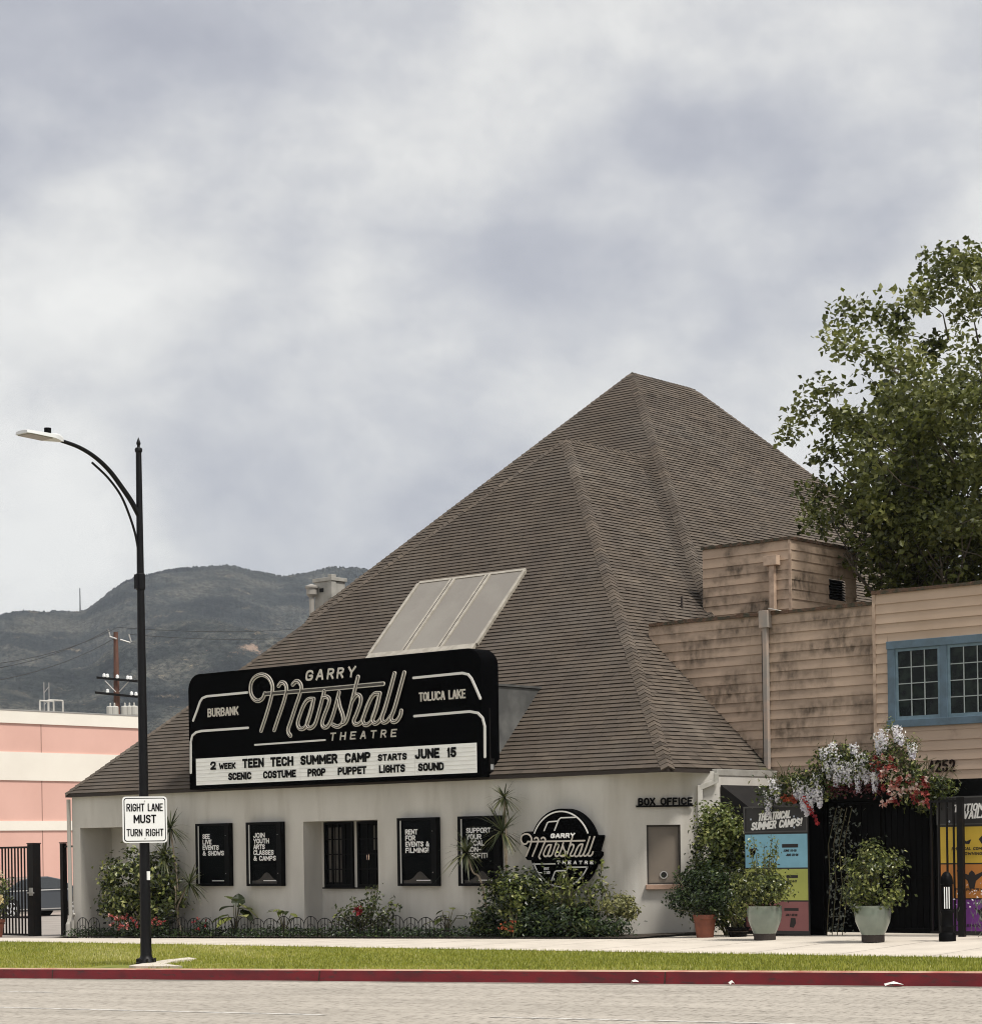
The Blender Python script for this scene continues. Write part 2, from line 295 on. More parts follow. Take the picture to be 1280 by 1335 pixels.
# ------------------------------------------------------------------ lettering
G_ = {'A': [[(0,0),(.42,1),(.58,1),(1,0)],[(.17,.32),(.83,.32)]], 'B': [[(0,0),(0,1),(.55,1),(.85,.93),(.93,.77),(.85,.6),(.55,.53),(0,.53)],[(.55,.53),(.9,.45),(1,.27),(.9,.07),(.55,0),(0,0)]],
 'C': [[(1,.70),(1,.78),(.85,.94),(.5,1),(.15,.94),(0,.76),(0,.24),(.15,.06),(.5,0),(.85,.06),(1,.22),(1,.30)]], 'D': [[(0,0),(0,1),(.5,1),(.85,.92),(1,.72),(1,.28),(.85,.08),(.5,0),(0,0)]],
 'E': [[(1,1),(0,1),(0,0),(1,0)],[(0,.52),(.82,.52)]], 'F': [[(1,1),(0,1),(0,0)],[(0,.5),(.82,.5)]], 'G': [[(1,.72),(1,.78),(.85,.94),(.5,1),(.15,.94),(0,.76),(0,.24),(.15,.06),(.5,0),(.85,.06),(1,.22),(1,.46),(.58,.46)]],
 'H': [[(0,0),(0,1)],[(1,0),(1,1)],[(0,.5),(1,.5)]], 'I': [[(.5,0),(.5,1)]], 'J': [[(.9,1),(.9,.24),(.76,.06),(.45,0),(.14,.06),(0,.24),(0,.32)]], 'K': [[(0,0),(0,1)],[(1,1),(.05,.42)],[(.32,.58),(1,0)]], 'L': [[(0,1),(0,0),(1,0)]],
 'M': [[(0,0),(0,1),(.5,.30),(1,1),(1,0)]], 'N': [[(0,0),(0,1),(1,0),(1,1)]], 'O': [[(.5,1),(.15,.93),(0,.75),(0,.25),(.15,.07),(.5,0),(.85,.07),(1,.25),(1,.75),(.85,.93),(.5,1)]], 'P': [[(0,0),(0,1),(.6,1),(.9,.93),(1,.75),(.9,.55),(.6,.46),(0,.46)]],
 'R': [[(0,0),(0,1),(.6,1),(.9,.93),(1,.76),(.9,.57),(.6,.49),(0,.49)],[(.5,.49),(1,0)]], 'S': [[(.96,.83),(.82,.95),(.5,1),(.15,.93),(.03,.76),(.14,.6),(.5,.51),(.86,.41),(.97,.24),(.85,.07),(.5,0),(.18,.05),(.04,.17)]],
 'T': [[(0,1),(1,1)],[(.5,1),(.5,0)]], 'U': [[(0,1),(0,.24),(.15,.06),(.5,0),(.85,.06),(1,.24),(1,1)]], 'V': [[(0,1),(.5,0),(1,1)]], 'W': [[(0,1),(.25,0),(.5,.75),(.75,0),(1,1)]], 'X': [[(0,0),(1,1)],[(0,1),(1,0)]], 'Y': [[(0,1),(.5,.45),(1,1)],[(.5,.45),(.5,0)]],
 '&': [[(1,0),(.2,.72),(.22,.9),(.42,1),(.62,.9),(.58,.74),(.1,.42),(0,.22),(.15,.03),(.42,0),(.7,.12),(.97,.48)]], '!': [[(.5,1),(.5,.33)],[(.5,.04),(.5,0)]], '-': [[(.1,.45),(.9,.45)]], '.': [[(.5,.04),(.5,0)]],
 '0': [[(.5,1),(.15,.93),(0,.75),(0,.25),(.15,.07),(.5,0),(.85,.07),(1,.25),(1,.75),(.85,.93),(.5,1)]], '1': [[(.1,.78),(.5,1),(.5,0)]], '2': [[(0,.74),(.12,.94),(.5,1),(.88,.94),(1,.75),(.88,.52),(0,0),(1,0)]], '3': [[(0,.8),(.15,.95),(.5,1),(.85,.94),(.95,.77),(.85,.58),(.45,.53),(.88,.46),(1,.27),(.85,.06),(.5,0),(.15,.05),(0,.2)]],
 '4': [[(.75,0),(.75,1),(0,.3),(1,.3)]], '5': [[(.95,1),(.1,1),(.05,.55),(.5,.62),(.88,.54),(1,.3),(.85,.06),(.5,0),(.12,.06),(0,.2)]], '6': [[(.95,.9),(.6,1),(.2,.9),(0,.6),(0,.25),(.15,.06),(.5,0),(.85,.06),(1,.28),(.85,.5),(.5,.56),(.15,.5),(0,.3)]], '7': [[(0,1),(1,1),(.35,0)]], '9': [[(.05,.1),(.4,0),(.8,.1),(1,.4),(1,.75),(.85,.94),(.5,1),(.15,.94),(0,.72),(.15,.5),(.5,.44),(.85,.5),(1,.7)]]}
GW = {'I': .18, '1': .42, '!': .18, '.': .15, 'M': 1.3, 'W': 1.5, 'E': .82, 'F': .8, 'L': .78, 'J': .85, ' ': .55, '-': .6, 'T': .95, '&': 1.1}
def letters(mb, s, o, ux, uz, width, height, depth=.006, bold=.17, shear=0, gap=.52):
    """capitals drawn with a broad pen, filling a width x height field whose lower left corner is o; bold is the pen width as a share of the height"""
    ux, uz, o = np.array(ux, float), np.array(uz, float), np.array(o, float); nn = np.cross(ux, uz); nn /= np.linalg.norm(nn)
    pen = bold*height; units = sum(GW.get(c, 1.) for c in s)+gap*(len(s)-1) if len(s) > 1 else GW.get(s, 1.)
    sx = (width-pen-abs(shear)*height*.0)/max(units, .05) if len(s) > 1 or GW.get(s, 1.) > .3 else width; x = 0; k = 0; hh = height-pen
    for c in s:
        w_ = GW.get(c, 1.)
        for st in G_.get(c, []):
            P = [np.array((pen/2+(x+(q[0] if w_ > .3 else .5*1)*w_)*sx+shear*q[1]*height*.8, pen/2+q[1]*hh)) for q in st]
            for i, (a, b) in enumerate(zip(P[:-1], P[1:])):
                d = b-a; L = np.linalg.norm(d); d = d/L if L > 1e-9 else np.array((0, 1.)); n2 = np.array((-d[1], d[0]))*pen/2
                if i == 0: a = a-d*pen*(.5 if L > pen*.4 else .1)
                if i == len(P)-2: b = b+d*pen*(.5 if L > pen*.4 else .1)
                q = [a-n2, b-n2, b+n2, a+n2]; z = depth+.00025*(k % 9)+.0003*i*.3; k += 1
                V = [o+ux*p[0]+uz*p[1]+nn*z for p in q]; mb.prism(V, -nn*z)
                if i:
                    c0 = P[i]; z2 = z+.00012; mb.add([o+ux*(c0[0]+pen/2*math.cos(t))+uz*(c0[1]+pen/2*math.sin(t))+nn*z2 for t in np.linspace(0, 2*math.pi, 11)[:-1]], [tuple(range(10))])
        x += w_+gap
def spline(P, k=6):
    P = [np.array(p, float) for p in P]; out = []
    for i in range(len(P)-1):
        p0, p1, p2, p3 = P[max(i-1, 0)], P[i], P[i+1], P[min(i+2, len(P)-1)]
        for j in range(k):
            t = j/k; out.append(.5*((2*p1)+(-p0+p2)*t+(2*p0-5*p1+4*p2-p3)*t*t+(-p0+3*p1-3*p2+p3)*t**3))
    out.append(P[-1]); return out
def ribbon(mb, pts, wd, nrm, depth, t=0.5):
    """flat strip of width wd along pts, raised by depth along nrm, with side walls and round ends"""
    nrm = np.array(nrm, float); P = [np.array(p, float) for p in pts]; n = len(P); L_, R2 = [], []
    for i in range(n):
        d = P[min(i+1, n-1)]-P[max(i-1, 0)]; d /= max(np.linalg.norm(d), 1e-9); s_ = np.cross(nrm, d)
        L_.append(P[i]+s_*wd/2); R2.append(P[i]-s_*wd/2)
    def capp(c, d): 
        s_ = np.cross(nrm, d); return [c + (s_*math.cos(a)+d*math.sin(a))*wd/2 for a in np.linspace(0, math.pi, 7)]
    V = []; Fc = []
    for q in (L_, R2): V += [p+nrm*depth for p in q]
    for q in (L_, R2): V += q
    for i in range(n-1):
        Fc += [(i+1, i, n+i, n+i+1), (2*n+i, i, i+1, 2*n+i+1), (n+i, 3*n+i, 3*n+i+1, n+i+1)]
    mb.add(V, Fc, t)
    for c, d in ((P[-1], P[-1]-P[-2]), (P[0], P[0]-P[1])):
        d = d/np.linalg.norm(d); q = capp(c, d); mb.prism([p+nrm*depth for p in q][::-1], -nrm*depth, t)

# ------------------------------------------------------------------ leaves
def frame_of(nrm, rng):
    n = nrm/np.maximum(np.linalg.norm(nrm, axis=1, keepdims=True), 1e-9)
    a = rng.normal(size=n.shape); a -= n*np.sum(a*n, 1, keepdims=True); a /= np.maximum(np.linalg.norm(a, axis=1, keepdims=True), 1e-9)
    return n, a, np.cross(n, a)
def leaves(mb, P, nrm, L, W, rng, tone, droop=0., fold=.25):
    """leaf-shaped folded diamonds at P facing nrm"""
    P = np.asarray(P, float); k = len(P); n, a, b = frame_of(np.asarray(nrm, float), rng)
    L = L*rng.uniform(.65, 1.25, (k, 1)); W = W*rng.uniform(.7, 1.2, (k, 1))
    if droop: a = a + np.array([0, 0, -droop]); a /= np.linalg.norm(a, axis=1, keepdims=True); b = np.cross(n, a); b /= np.maximum(np.linalg.norm(b, axis=1, keepdims=True), 1e-9)
    V = np.stack([P, P+a*L*.45+b*W*.5+n*W*fold, P+a*L, P+a*L*.45-b*W*.5+n*W*fold], 1).reshape(-1, 3)
    i = np.arange(k)*4; Fc = np.concatenate([np.stack([i, i+1, i+2], 1), np.stack([i, i+2, i+3], 1)]).tolist()
    mb.add(V, Fc, np.concatenate([tone, tone]))
def blob(rng, c, r, n, clumps=26, cr=.26, shell=.62, zmin=None):
    """points in clumps over an ellipsoid: returns points and outward normals"""
    c, r = np.array(c, float), np.array(r, float)
    d = rng.normal(size=(clumps, 3)); d /= np.linalg.norm(d, axis=1, keepdims=True)
    K = d*rng.uniform(shell, .95, (clumps, 1))
    P = K[rng.integers(0, clumps, n)] + rng.normal(size=(n, 3))*cr*rng.uniform(.5, 1.1, (n, 1))
    nr = P/np.maximum(np.linalg.norm(P, axis=1, keepdims=True), 1e-9)
    P = c + P*r
    if zmin is not None: P[:, 2] = np.maximum(P[:, 2], zmin + rng.uniform(0, .06, n))
    return P, nr
def foliage(mb, rng, c, r, n, L, W, bright=.5, spread=.25, clumps=26, cr=.26, shell=.62, zmin=None, up=.5, top=.2):
    P, nr = blob(rng, c, r, n, clumps, cr, shell, zmin)
    tn = np.clip(bright + rng.normal(size=n)*spread, 0, 1)
    nn = nr + rng.normal(size=(n, 3))*.55 + np.array([0, -.15, up]); leaves(mb, P, nn, L, W, rng, tn)
def bush(name, label, cat, base, blobs, mat, n, L, W, seed, stems=5, bright=.5, group=None, spread=.25, up=.5, cr=.26, shell=.62):
    """shrub: woody stems under a crown of leaves"""
    rng = np.random.default_rng(seed); t = thing(name, base, label, cat, group); f = MB()
    vol = sum(b[1][0]*b[1][1]*b[1][2] for b in blobs)
    for c, r in blobs:
        foliage(f, rng, c, r, max(40, int(n*r[0]*r[1]*r[2]/vol)), L, W, bright, spread, zmin=base[2]+.03, up=up, cr=cr, shell=shell)
    f.build('foliage', mat, t)
    s = MB()
    for i in range(stems):
        c, r = blobs[i % len(blobs)]; e = np.array(c)+rng.normal(size=3)*np.array(r)*.4; b = np.array(base)+np.array([rng.uniform(-.12, .12), rng.uniform(-.08, .08), -.03])
        m = (b+e)/2+rng.normal(size=3)*.06; s.tube([b, m, e], [.018, .013, .006], 5)
    s.build('stem', twig_m, t); return t
def sword_head(mb, c, n, L, rng, up=.35):
    """rosette of long thin arching leaves"""
    for i in range(n):
        a = rng.uniform(0, 2*math.pi); e = rng.uniform(-.75, 1.25); h = np.array([math.cos(a), math.sin(a), 0]); s_ = np.array([-math.sin(a), math.cos(a), 0])
        l = L*rng.uniform(.6, 1.1); d0 = h*math.cos(e)+np.array([0, 0, math.sin(e)]); w = .030*rng.uniform(.7, 1.2); P = []
        for k, t in enumerate((0, .35, .7, 1)):
            p = np.array(c)+d0*l*t+np.array([0, 0, -.42*l*t*t*(1-.5*abs(math.sin(e)))]); ww = w*(1, 1.2, .8, .05)[k]; P += [p-s_*ww/2, p+s_*ww/2]
        mb.add(P, [(0, 1, 3, 2), (2, 3, 5, 4), (4, 5, 7, 6)], float(np.clip(rng.normal(.5, .25), 0, 1)))

# ================================================================== GROUND
def strip(name, mat, ya, yb, za, zb, x0, x1, nx=40, ny=1, dz=0., struct_=True):
    mb = MB(); X = np.linspace(x0, x1, nx+1); V = []; Fc = []
    for j in range(ny+1):
        t = j/ny
        for x in X: V.append((x, ya+(yb-ya)*t, za(x)*(1-t)+zb(x)*t+dz))
    n = nx+1
    for j in range(ny):
        for i in range(nx): Fc.append((j*n+i, j*n+i+1, (j+1)*n+i+1, (j+1)*n+i))
    mb.add(V, Fc); o = mb.build(name, mat)
    return struct(o) if struct_ else o
zk = lambda x: .0225*x - .102                     # top of kerb
ze = lambda x: .0062*x - .045                     # lawn meets sidewalk
zb = lambda x: SL*x                               # sidewalk meets bed
zr = lambda x: .0225*x - .102 - .165              # gutter
XA, XB = -60, 60
strip('road', asphalt, -34, -9.02, lambda x: zr(x)+.02, zr, XA, XB, 60, 4)
strip('gutter_dirt', M('gutter_dirt', (.17, .15, .125), .95, c2=(.36, .33, .28), scale=2.2, lo=.42, hi=.6, stretch=(.5, 4, 1)), -9.16, -9.02, lambda x: zr(x)+.004, lambda x: zr(x)+.004, XA, XB, 60)
strip('kerb_face', kerb_red, -9.02, -9.0, lambda x: zr(x)-.02, lambda x: zk(x)-.012, XA, XB, 60)
strip('kerb_top_edge', kerb_top, -9.0, -8.97, lambda x: zk(x)-.012, zk, XA, XB, 60)
strip('kerb_top', kerb_top, -8.97, -8.83, zk, zk, XA, XB, 60)
LW = strip('lawn', turf, -8.83, -4.2, zk, ze, XA, XB, 80, 10)
strip('sidewalk', concrete, -4.2, -1.0, ze, zb, XA, XB, 60, 2, .004)
# paved ground behind the sidewalk: forecourt of the entrance, driveway left of the theatre
strip('forecourt', concrete, -1.0, 9.0, zb, zb, 0.0, 40, 20, 1, .004)
strip('driveway', concrete_dark, -1.0, 70, zb, zb, -75, -16.45, 20, 4, .002)
strip('planting_bed', soil, -1.0, 1.0, lambda x: zb(x)+.03, lambda x: zb(x)+.05, -16.0, 0.0, 60, 2)
mb = MB(); mb.add([(-9000, -9000, -1.35), (9000, -9000, -1.35), (9000, 9000, -1.35), (-9000, 9000, -1.35)], [(0, 1, 2, 3)]); struct(mb.build('terrain', terr_m))
mb = MB()
for x in np.arange(-25, 20, 6.1):
    x = x+.9; mb.add([(x, -9.0235, zr(x)), (x+.02, -9.0235, zr(x)), (x+.02, -9.0035, zk(x)-.012), (x, -9.0035, zk(x)-.012)], [(0, 1, 2, 3)])
struct(mb.build('kerb_joints', soil))
# sidewalk joints
mb = MB()
for x in np.arange(-20, 14, 1.52):
    a, b = np.array((x, -4.18, gz(x, -4.18)+.007)), np.array((x, -1.02, gz(x, -1.02)+.007)); d = np.array((.012, 0, 0))
    mb.quad(a, a+d, b+d, b)
struct(mb.build('sidewalk_joints', M('joint', (.22, .19, .16), .9)))
# concrete pad round the lamp post and the stepping strip beside it
mb = MB()
P = [tuple(on(px, py, (0, 0, -.165), (0, 0, 1))[:2]) for px, py in ((150, 1262.6), (238, 1262.6), (214, 1258.5), (228, 1255.5), (256, 1253.2), (246, 1251.8), (214, 1254), (190, 1257), (168, 1259.5))]; P = [(x, max(y, -8.82)) for x, y in P]
P3 = [np.array((x, y, gz(x, y)+.03)) for x, y in P]
mb.prism(P3, (0, 0, -.05)); struct(mb.build('concrete_pad', concrete))
# lane lines: worn white paint on the far side of the road
mb = MB()
for x0, x1, y in ((-9, -1.9, -12.05), (-30, 6.2, -14.75), (8.3, 30, -14.55)):
    n = max(2, int((x1-x0)/1.)); X = np.linspace(x0, x1, n+1)
    zz = lambda x, yy: zr(x)+.02*((-9.02-yy)/24.98)+.004
    for a, b in zip(X[:-1], X[1:]): mb.quad((a, y-.05, zz(a, y)), (b, y-.05, zz(b, y)), (b, y+.05, zz(b, y)), (a, y+.05, zz(a, y)))
struct(mb.build('lane_line', road_white))
# grass blades
rng = np.random.default_rng(5)
def turf_blades():
    n = 90000
    x = rng.uniform(-15.5, 12.5, n); y = -8.84 + 4.62*rng.random(n)
    keep = ~((x > -5.3) & (x < -3.9) & (y < -8.25)); 
    dpad = np.abs((y+8.05) - (x+3.1)*.62); keep &= ~((x > -4.2) & (x < -2.4) & (dpad < .12))
    # thin, dry patches
    x, y = x[keep], y[keep]; n = len(x)
    t = np.clip((-4.2-y)/4.63, 0, 1); z = (.0062*x-.045)*(1-t)+(.0225*x-.102)*t
    P = np.stack([x, y, z-.004], 1); a = rng.uniform(0, 6.283, n); hgt = rng.uniform(.025, .06, (n, 1)); wd = rng.uniform(.004, .009, (n, 1))
    s_ = np.stack([np.cos(a), np.sin(a), 0*a], 1); ln = np.stack([np.cos(a*3.1), np.sin(a*2.7), 0*a], 1)*.025*rng.uniform(0, 1, (n, 1))
    V = np.stack([P-s_*wd, P+s_*wd, P+ln+np.array([0, 0, 1.])*hgt], 1).reshape(-1, 3); i = np.arange(n)*3
    patch = .5+.5*np.sin(x*.9+1.3*np.sin(y*1.1))*np.sin(y*1.4+.7*x)
    tn = np.clip(rng.normal(.36, .2, n) + .55*np.maximum(0, patch-.55)+.26*np.exp(-((x+7)/3.2)**2)+(rng.random(n) > .985)*.5, 0, 1)
    m = MB(); m.add(V, np.stack([i, i+1, i+2], 1).tolist(), tn); o = m.build('grass', grass_m); o['kind'] = 'stuff'; return o
turf_blades()

# ================================================================== HILLS
def fract(x, y, seed, oct=5, lac=2.1, gain=.5):
    r_ = np.random.default_rng(seed); out = 0; amp = 1; f = 1
    for o in range(oct):
        s = 0
        for k in range(5):
            a = r_.uniform(0, 6.283); p = r_.uniform(0, 6.283); q = r_.uniform(.7, 1.4)*f
            s = s + np.sin((x*math.cos(a)+y*math.sin(a))*q + p + 1.4*np.sin((x*math.sin(a)-y*math.cos(a))*q*.6+p*2))
        out = out + amp*(1-np.abs(s/2.2)); f *= lac; amp *= gain
    return out
def make_hills():
    prof = [(-4200, 830), (-3000, 760), (-2200, 800), (-1500, 770), (-900, 835), (-500, 815), (-200, 812), (0, 803), (30, 797), (60, 798), (105, 796), (120, 788), (140, 772), (165, 757), (205, 745), (250, 741), (295, 736), (330, 744), (365, 751), (395, 748), (430, 742), (470, 743), (560, 760), (650, 800), (760, 860), (900, 930), (1280, 985), (1900, 1000), (3000, 960), (4200, 990)]
    px = np.array([p[0] for p in prof]); py = np.array([p[1] for p in prof])
    xs = np.concatenate([np.linspace(-4200, -60, 160), np.linspace(-58, 560, 460), np.linspace(565, 4200, 190)]); yy = np.interp(xs, px, py)
    el = []; az = []
    for x, y in zip(xs, yy):
        q = ray(x, y); az.append(math.atan2(q[0], q[1])); el.append(q[2]/math.hypot(q[0], q[1]))
    az = np.array(az); el = np.array(el); rr = np.concatenate([np.linspace(700, 2600, 150), np.linspace(2620, 3300, 22)])
    A, Rr = np.meshgrid(az, rr); E_, _ = np.meshgrid(el, rr)
    X = CP[0]+np.sin(A)*Rr; Y = CP[1]+np.cos(A)*Rr
    t = np.clip((Rr-700)/(2600-700), 0, 1); base = E_*2600*(t**1.25)
    fr = fract(X/420, Y/420, 3, 5); fr2 = fract(X/60, Y/60, 8, 3)
    env = np.sin(np.pi*np.clip(t, 0, 1))**.8
    Z = base*(1+.16*(fr-1.0)*env) + 26*(fr-1)*env + 3.0*(fr2-1)*np.minimum(1, t*4)
    lim = E_*Rr*.985; Z = np.where(Rr < 2590, np.minimum(Z, lim), Z)
    Z = np.where(Rr > 2600, E_*2600 - (Rr-2600)*.45, Z) + CP[2]
    Z = Z - 6*(1-t)**3
    rb_ = np.random.default_rng(6); Z = Z + np.where(t > .15, rb_.random(Z.shape)*2.6*np.minimum(1, (t-.1)*1.5), 0)
    dP = np.stack([X, Y, Z], -1)-CP; dd_ = dP @ D_; uu, vv = (dP @ R_)/dd_*F, HV-dP[..., 2]/dd_*F
    sx_, sy_ = 640+uu*cs+vv*sn, 667.5-uu*sn+vv*cs; q_ = (sx_-330)**2+(sy_-850)**2; q_[Rr > 2500] = 1e9; k_ = np.unravel_index(np.argmin(q_), q_.shape); cut = (float(X[k_]), float(Y[k_]), float(Z[k_]))
    V = np.stack([X, Y, Z], -1).reshape(-1, 3); m, n = X.shape
    i, j = np.meshgrid(np.arange(m-1), np.arange(n-1), indexing='ij'); k = (i*n+j).reshape(-1)
    Fc = np.stack([k, k+1, k+n+1, k+n], 1).tolist()
    hm = bpy.data.materials.new('chaparral'); hm.use_nodes = True; t_ = hm.node_tree; L = t_.links.new; b = t_.nodes['Principled BSDF']; g = t_.nodes.new('ShaderNodeNewGeometry')
    def no(s, d=6, ro=.6):
        q = t_.nodes.new('ShaderNodeTexNoise'); q.inputs['Scale'].default_value = s; q.inputs['Detail'].default_value = d; q.inputs['Roughness'].default_value = ro; L(g.outputs['Position'], q.inputs['Vector']); return q
    c1 = ramp(t_, [(.38, (.011, .013, .013)), (.5, (.030, .034, .031)), (.62, (.082, .080, .066))]); L(no(.011, 8, .65).outputs[0], c1.inputs[0])
    c2 = ramp(t_, [(.585, (0, 0, 0)), (.66, (1, 1, 1))]); L(no(.03, 9, .78).outputs[0], c2.inputs[0])
    c4 = ramp(t_, [(.42, (.25, .25, .25)), (.60, (1.4, 1.4, 1.4))]); L(no(.22, 5, .7).outputs[0], c4.inputs[0])
    mm = t_.nodes.new('ShaderNodeMix'); mm.data_type = 'RGBA'; L(c2.outputs[0], mm.inputs[0]); L(c1.outputs[0], mm.inputs[6]); mm.inputs[7].default_value = (.19, .155, .105, 1)
    mu = t_.nodes.new('ShaderNodeMix'); mu.data_type = 'RGBA'; mu.blend_type = 'MULTIPLY'; mu.inputs[0].default_value = 1; L(mm.outputs[2], mu.inputs[6]); L(c4.outputs[0], mu.inputs[7]); dist = t_.nodes.new('ShaderNodeVectorMath'); dist.operation = 'DISTANCE'; L(g.outputs['Position'], dist.inputs[0]); dist.inputs[1].default_value = cut
    ad = t_.nodes.new('ShaderNodeMath'); ad.operation = 'MULTIPLY_ADD'; L(no(.05, 6, .7).outputs[0], ad.inputs[0]); ad.inputs[1].default_value = 150; L(dist.outputs['Value'], ad.inputs[2])
    cr5 = t_.nodes.new('ShaderNodeMapRange'); cr5.inputs[1].default_value = 68; cr5.inputs[2].default_value = 84; cr5.inputs[3].default_value = 1; cr5.inputs[4].default_value = 0; L(ad.outputs[0], cr5.inputs[0])
    m5 = t_.nodes.new('ShaderNodeMix'); m5.data_type = 'RGBA'; L(cr5.outputs[0], m5.inputs[0]); L(mu.outputs[2], m5.inputs[6]); m5.inputs[7].default_value = (.27, .195, .145, 1); L(m5.outputs[2], b.inputs['Base Color'])
    b.inputs['Roughness'].default_value = 1; b.inputs['Specular IOR Level'].default_value = .1
    bp = t_.nodes.new('ShaderNodeBump'); bp.inputs['Strength'].default_value = 1; bp.inputs['Distance'].default_value = 9; L(no(.045, 5, .7).outputs[0], bp.inputs['Height']); L(bp.outputs[0], b.inputs['Normal'])
    o = MB().add(V, Fc).build('hills', hm, smooth=180); struct(o)
make_hills()

# ================================================================== THEATRE
T = thing('theatre_building', (-8.2, 0, 0), 'low grey stucco theatre building under steep brown shingled hip roofs', 'theatre')
EZ = 2.98; K = 1.045
ZB = -.6
def wall_theatre():
    m = MB(); W = []
    def q(x0, x1, z0, z1, y=0.): m.quad((x0, y, z0), (x1, y, z0), (x1, y, z1), (x0, y, z1))
    r1, r2 = (-16.34, -14.73, 2.205, .9), (-9.18, -7.09, 2.21, .52)
    q(-16.62, r1[0], ZB, EZ-.04); q(r1[1], r2[0], ZB, EZ-.04)
    x0 = -1.62; q(r2[1], x0, ZB, EZ-.04)
    for a, b, h, d in (r1, r2):
        q(a, b, h, EZ-.04); q(a, b, ZB, h, d)
        m.quad((a, 0, ZB), (a, d, ZB), (a, d, h), (a, 0, h)); m.quad((b, d, ZB), (b, 0, ZB), (b, 0, h), (b, d, h)); m.quad((a, 0, h), (a, d, h), (b, d, h), (b, 0, h))
    return m, x0
m, x0 = wall_theatre()
CH = R(41); RC = .9
arc = [(x0+RC*math.sin(a), RC*(1-math.cos(a))) for a in np.linspace(0, CH, 12)]
e0 = np.array(arc[-1]); cd = np.array((math.cos(CH), math.sin(CH))); cn = np.array((math.sin(CH), -math.cos(CH)))
clen = (1.25-e0[1])/cd[1]; e1 = e0+cd*clen                                  # end of the canted wall, where the side wall starts
# ticket window opening in the canted wall
TW0 = on(842.5, 1076, (*e0, 0), (*cn, 0)); TW1 = on(888, 1153, (*e0, 0), (*cn, 0))
s0, s1 = (TW0[:2]-e0) @ cd, (TW1[:2]-e0) @ cd; tz0, tz1 = TW1[2], TW0[2]
def cp(s, z, out=0.): return np.array((*(e0+cd*s+cn*out), z))
for a, b in zip(arc[:-1], arc[1:]): m.quad((*a, ZB), (*b, ZB), (*b, EZ-.04), (*a, EZ-.04))
for a, b, z0, z1 in ((0, s0, ZB, EZ-.04), (s1, clen, ZB, EZ-.04), (s0, s1, ZB, tz0), (s0, s1, tz1, EZ-.04)): m.quad(cp(a, z0), cp(b, z0), cp(b, z1), cp(a, z1))
dd = -.10
m.quad(cp(s0, tz0), cp(s0, tz0, dd), cp(s0, tz1, dd), cp(s0, tz1)); m.quad(cp(s1, tz0, dd), cp(s1, tz0), cp(s1, tz1), cp(s1, tz1, dd))
m.quad(cp(s0, tz1), cp(s0, tz1, dd), cp(s1, tz1, dd), cp(s1, tz1)); m.quad(cp(s0, tz0, dd), cp(s0, tz0), cp(s1, tz0), cp(s1, tz0, dd))
m.quad((*e1, ZB), (e1[0], 3.2, ZB), (e1[0], 3.2, EZ-.04), (*e1, EZ-.04))
m.quad((-16.62, 14, ZB), (-16.62, 0, ZB), (-16.62, 0, EZ-.04), (-16.62, 14, EZ-.04))
m.build('wall', stucco, T, smooth=20)
mb = MB(); mb.add([(-16.7, -.09, EZ-.045), (.04, -.09, EZ-.045), (.04, 3.15, EZ-.045), (-16.7, 3.15, EZ-.045)], [(3, 2, 1, 0)]); mb.build('soffit', stucco, T)
mb = MB(); P = [cp(s, z, .012) for s, z in ((s0, tz0+.02), (s1, tz0+.02), (s1, tz1), (s0, tz1))]; 
tw = MB(); tw.quad(*[cp(s, z, dd+.004) for s, z in ((s0, tz0), (s1, tz0), (s1, tz1), (s0, tz1))]); TWO = tw.build('ticket_window', blind_m, T)
fr = MB()
for a, b, z0, z1 in ((s0, s0+.035, tz0, tz1), (s1-.035, s1, tz0, tz1), (s0, s1, tz1-.035, tz1), (s0, s1, tz0, tz0+.03)):
    fr.obox(cp((a+b)/2, (z0+z1)/2, dd+.02), (*(cd*(b-a)/2), 0), (*(cn*.014), 0), (0, 0, (z1-z0)/2))
fr.build('frame', M('bronze_frame', (.05, .042, .036), .5, metal=.3), TWO)
g = MB(); c = cp((s0+s1)/2, tz0+.17, dd+.03); u = np.array((*cd, 0)); 
for r0, r1, col_ in ((.052, .072, metal_grey), (0, .052, black_matte)):
    g = MB(); th = np.linspace(0, 2*math.pi, 25)[:-1]
    if r0: 
        V = [c+(u*math.cos(a)+U_*math.sin(a))*r for r in (r0, r1) for a in th]; g.add(V, [(i, (i+1) % 24, 24+(i+1) % 24, 24+i) for i in range(24)]); g.build('speak_hole_ring', col_, TWO)
    else: g.add([c-np.array((*cn, 0))*.004+(u*math.cos(a)+U_*math.sin(a))*r1 for a in th], [tuple(range(24))]); g.build('speak_hole', col_, TWO)
g = MB(); g.obox(cp((s0+s1)/2, tz0-.045, .02), (*(cd*(s1-s0+.06)/2), 0), (*(cn*.075), 0), (0, 0, .043)); g.build('sill', brick_sill, TWO, bevel=.006)

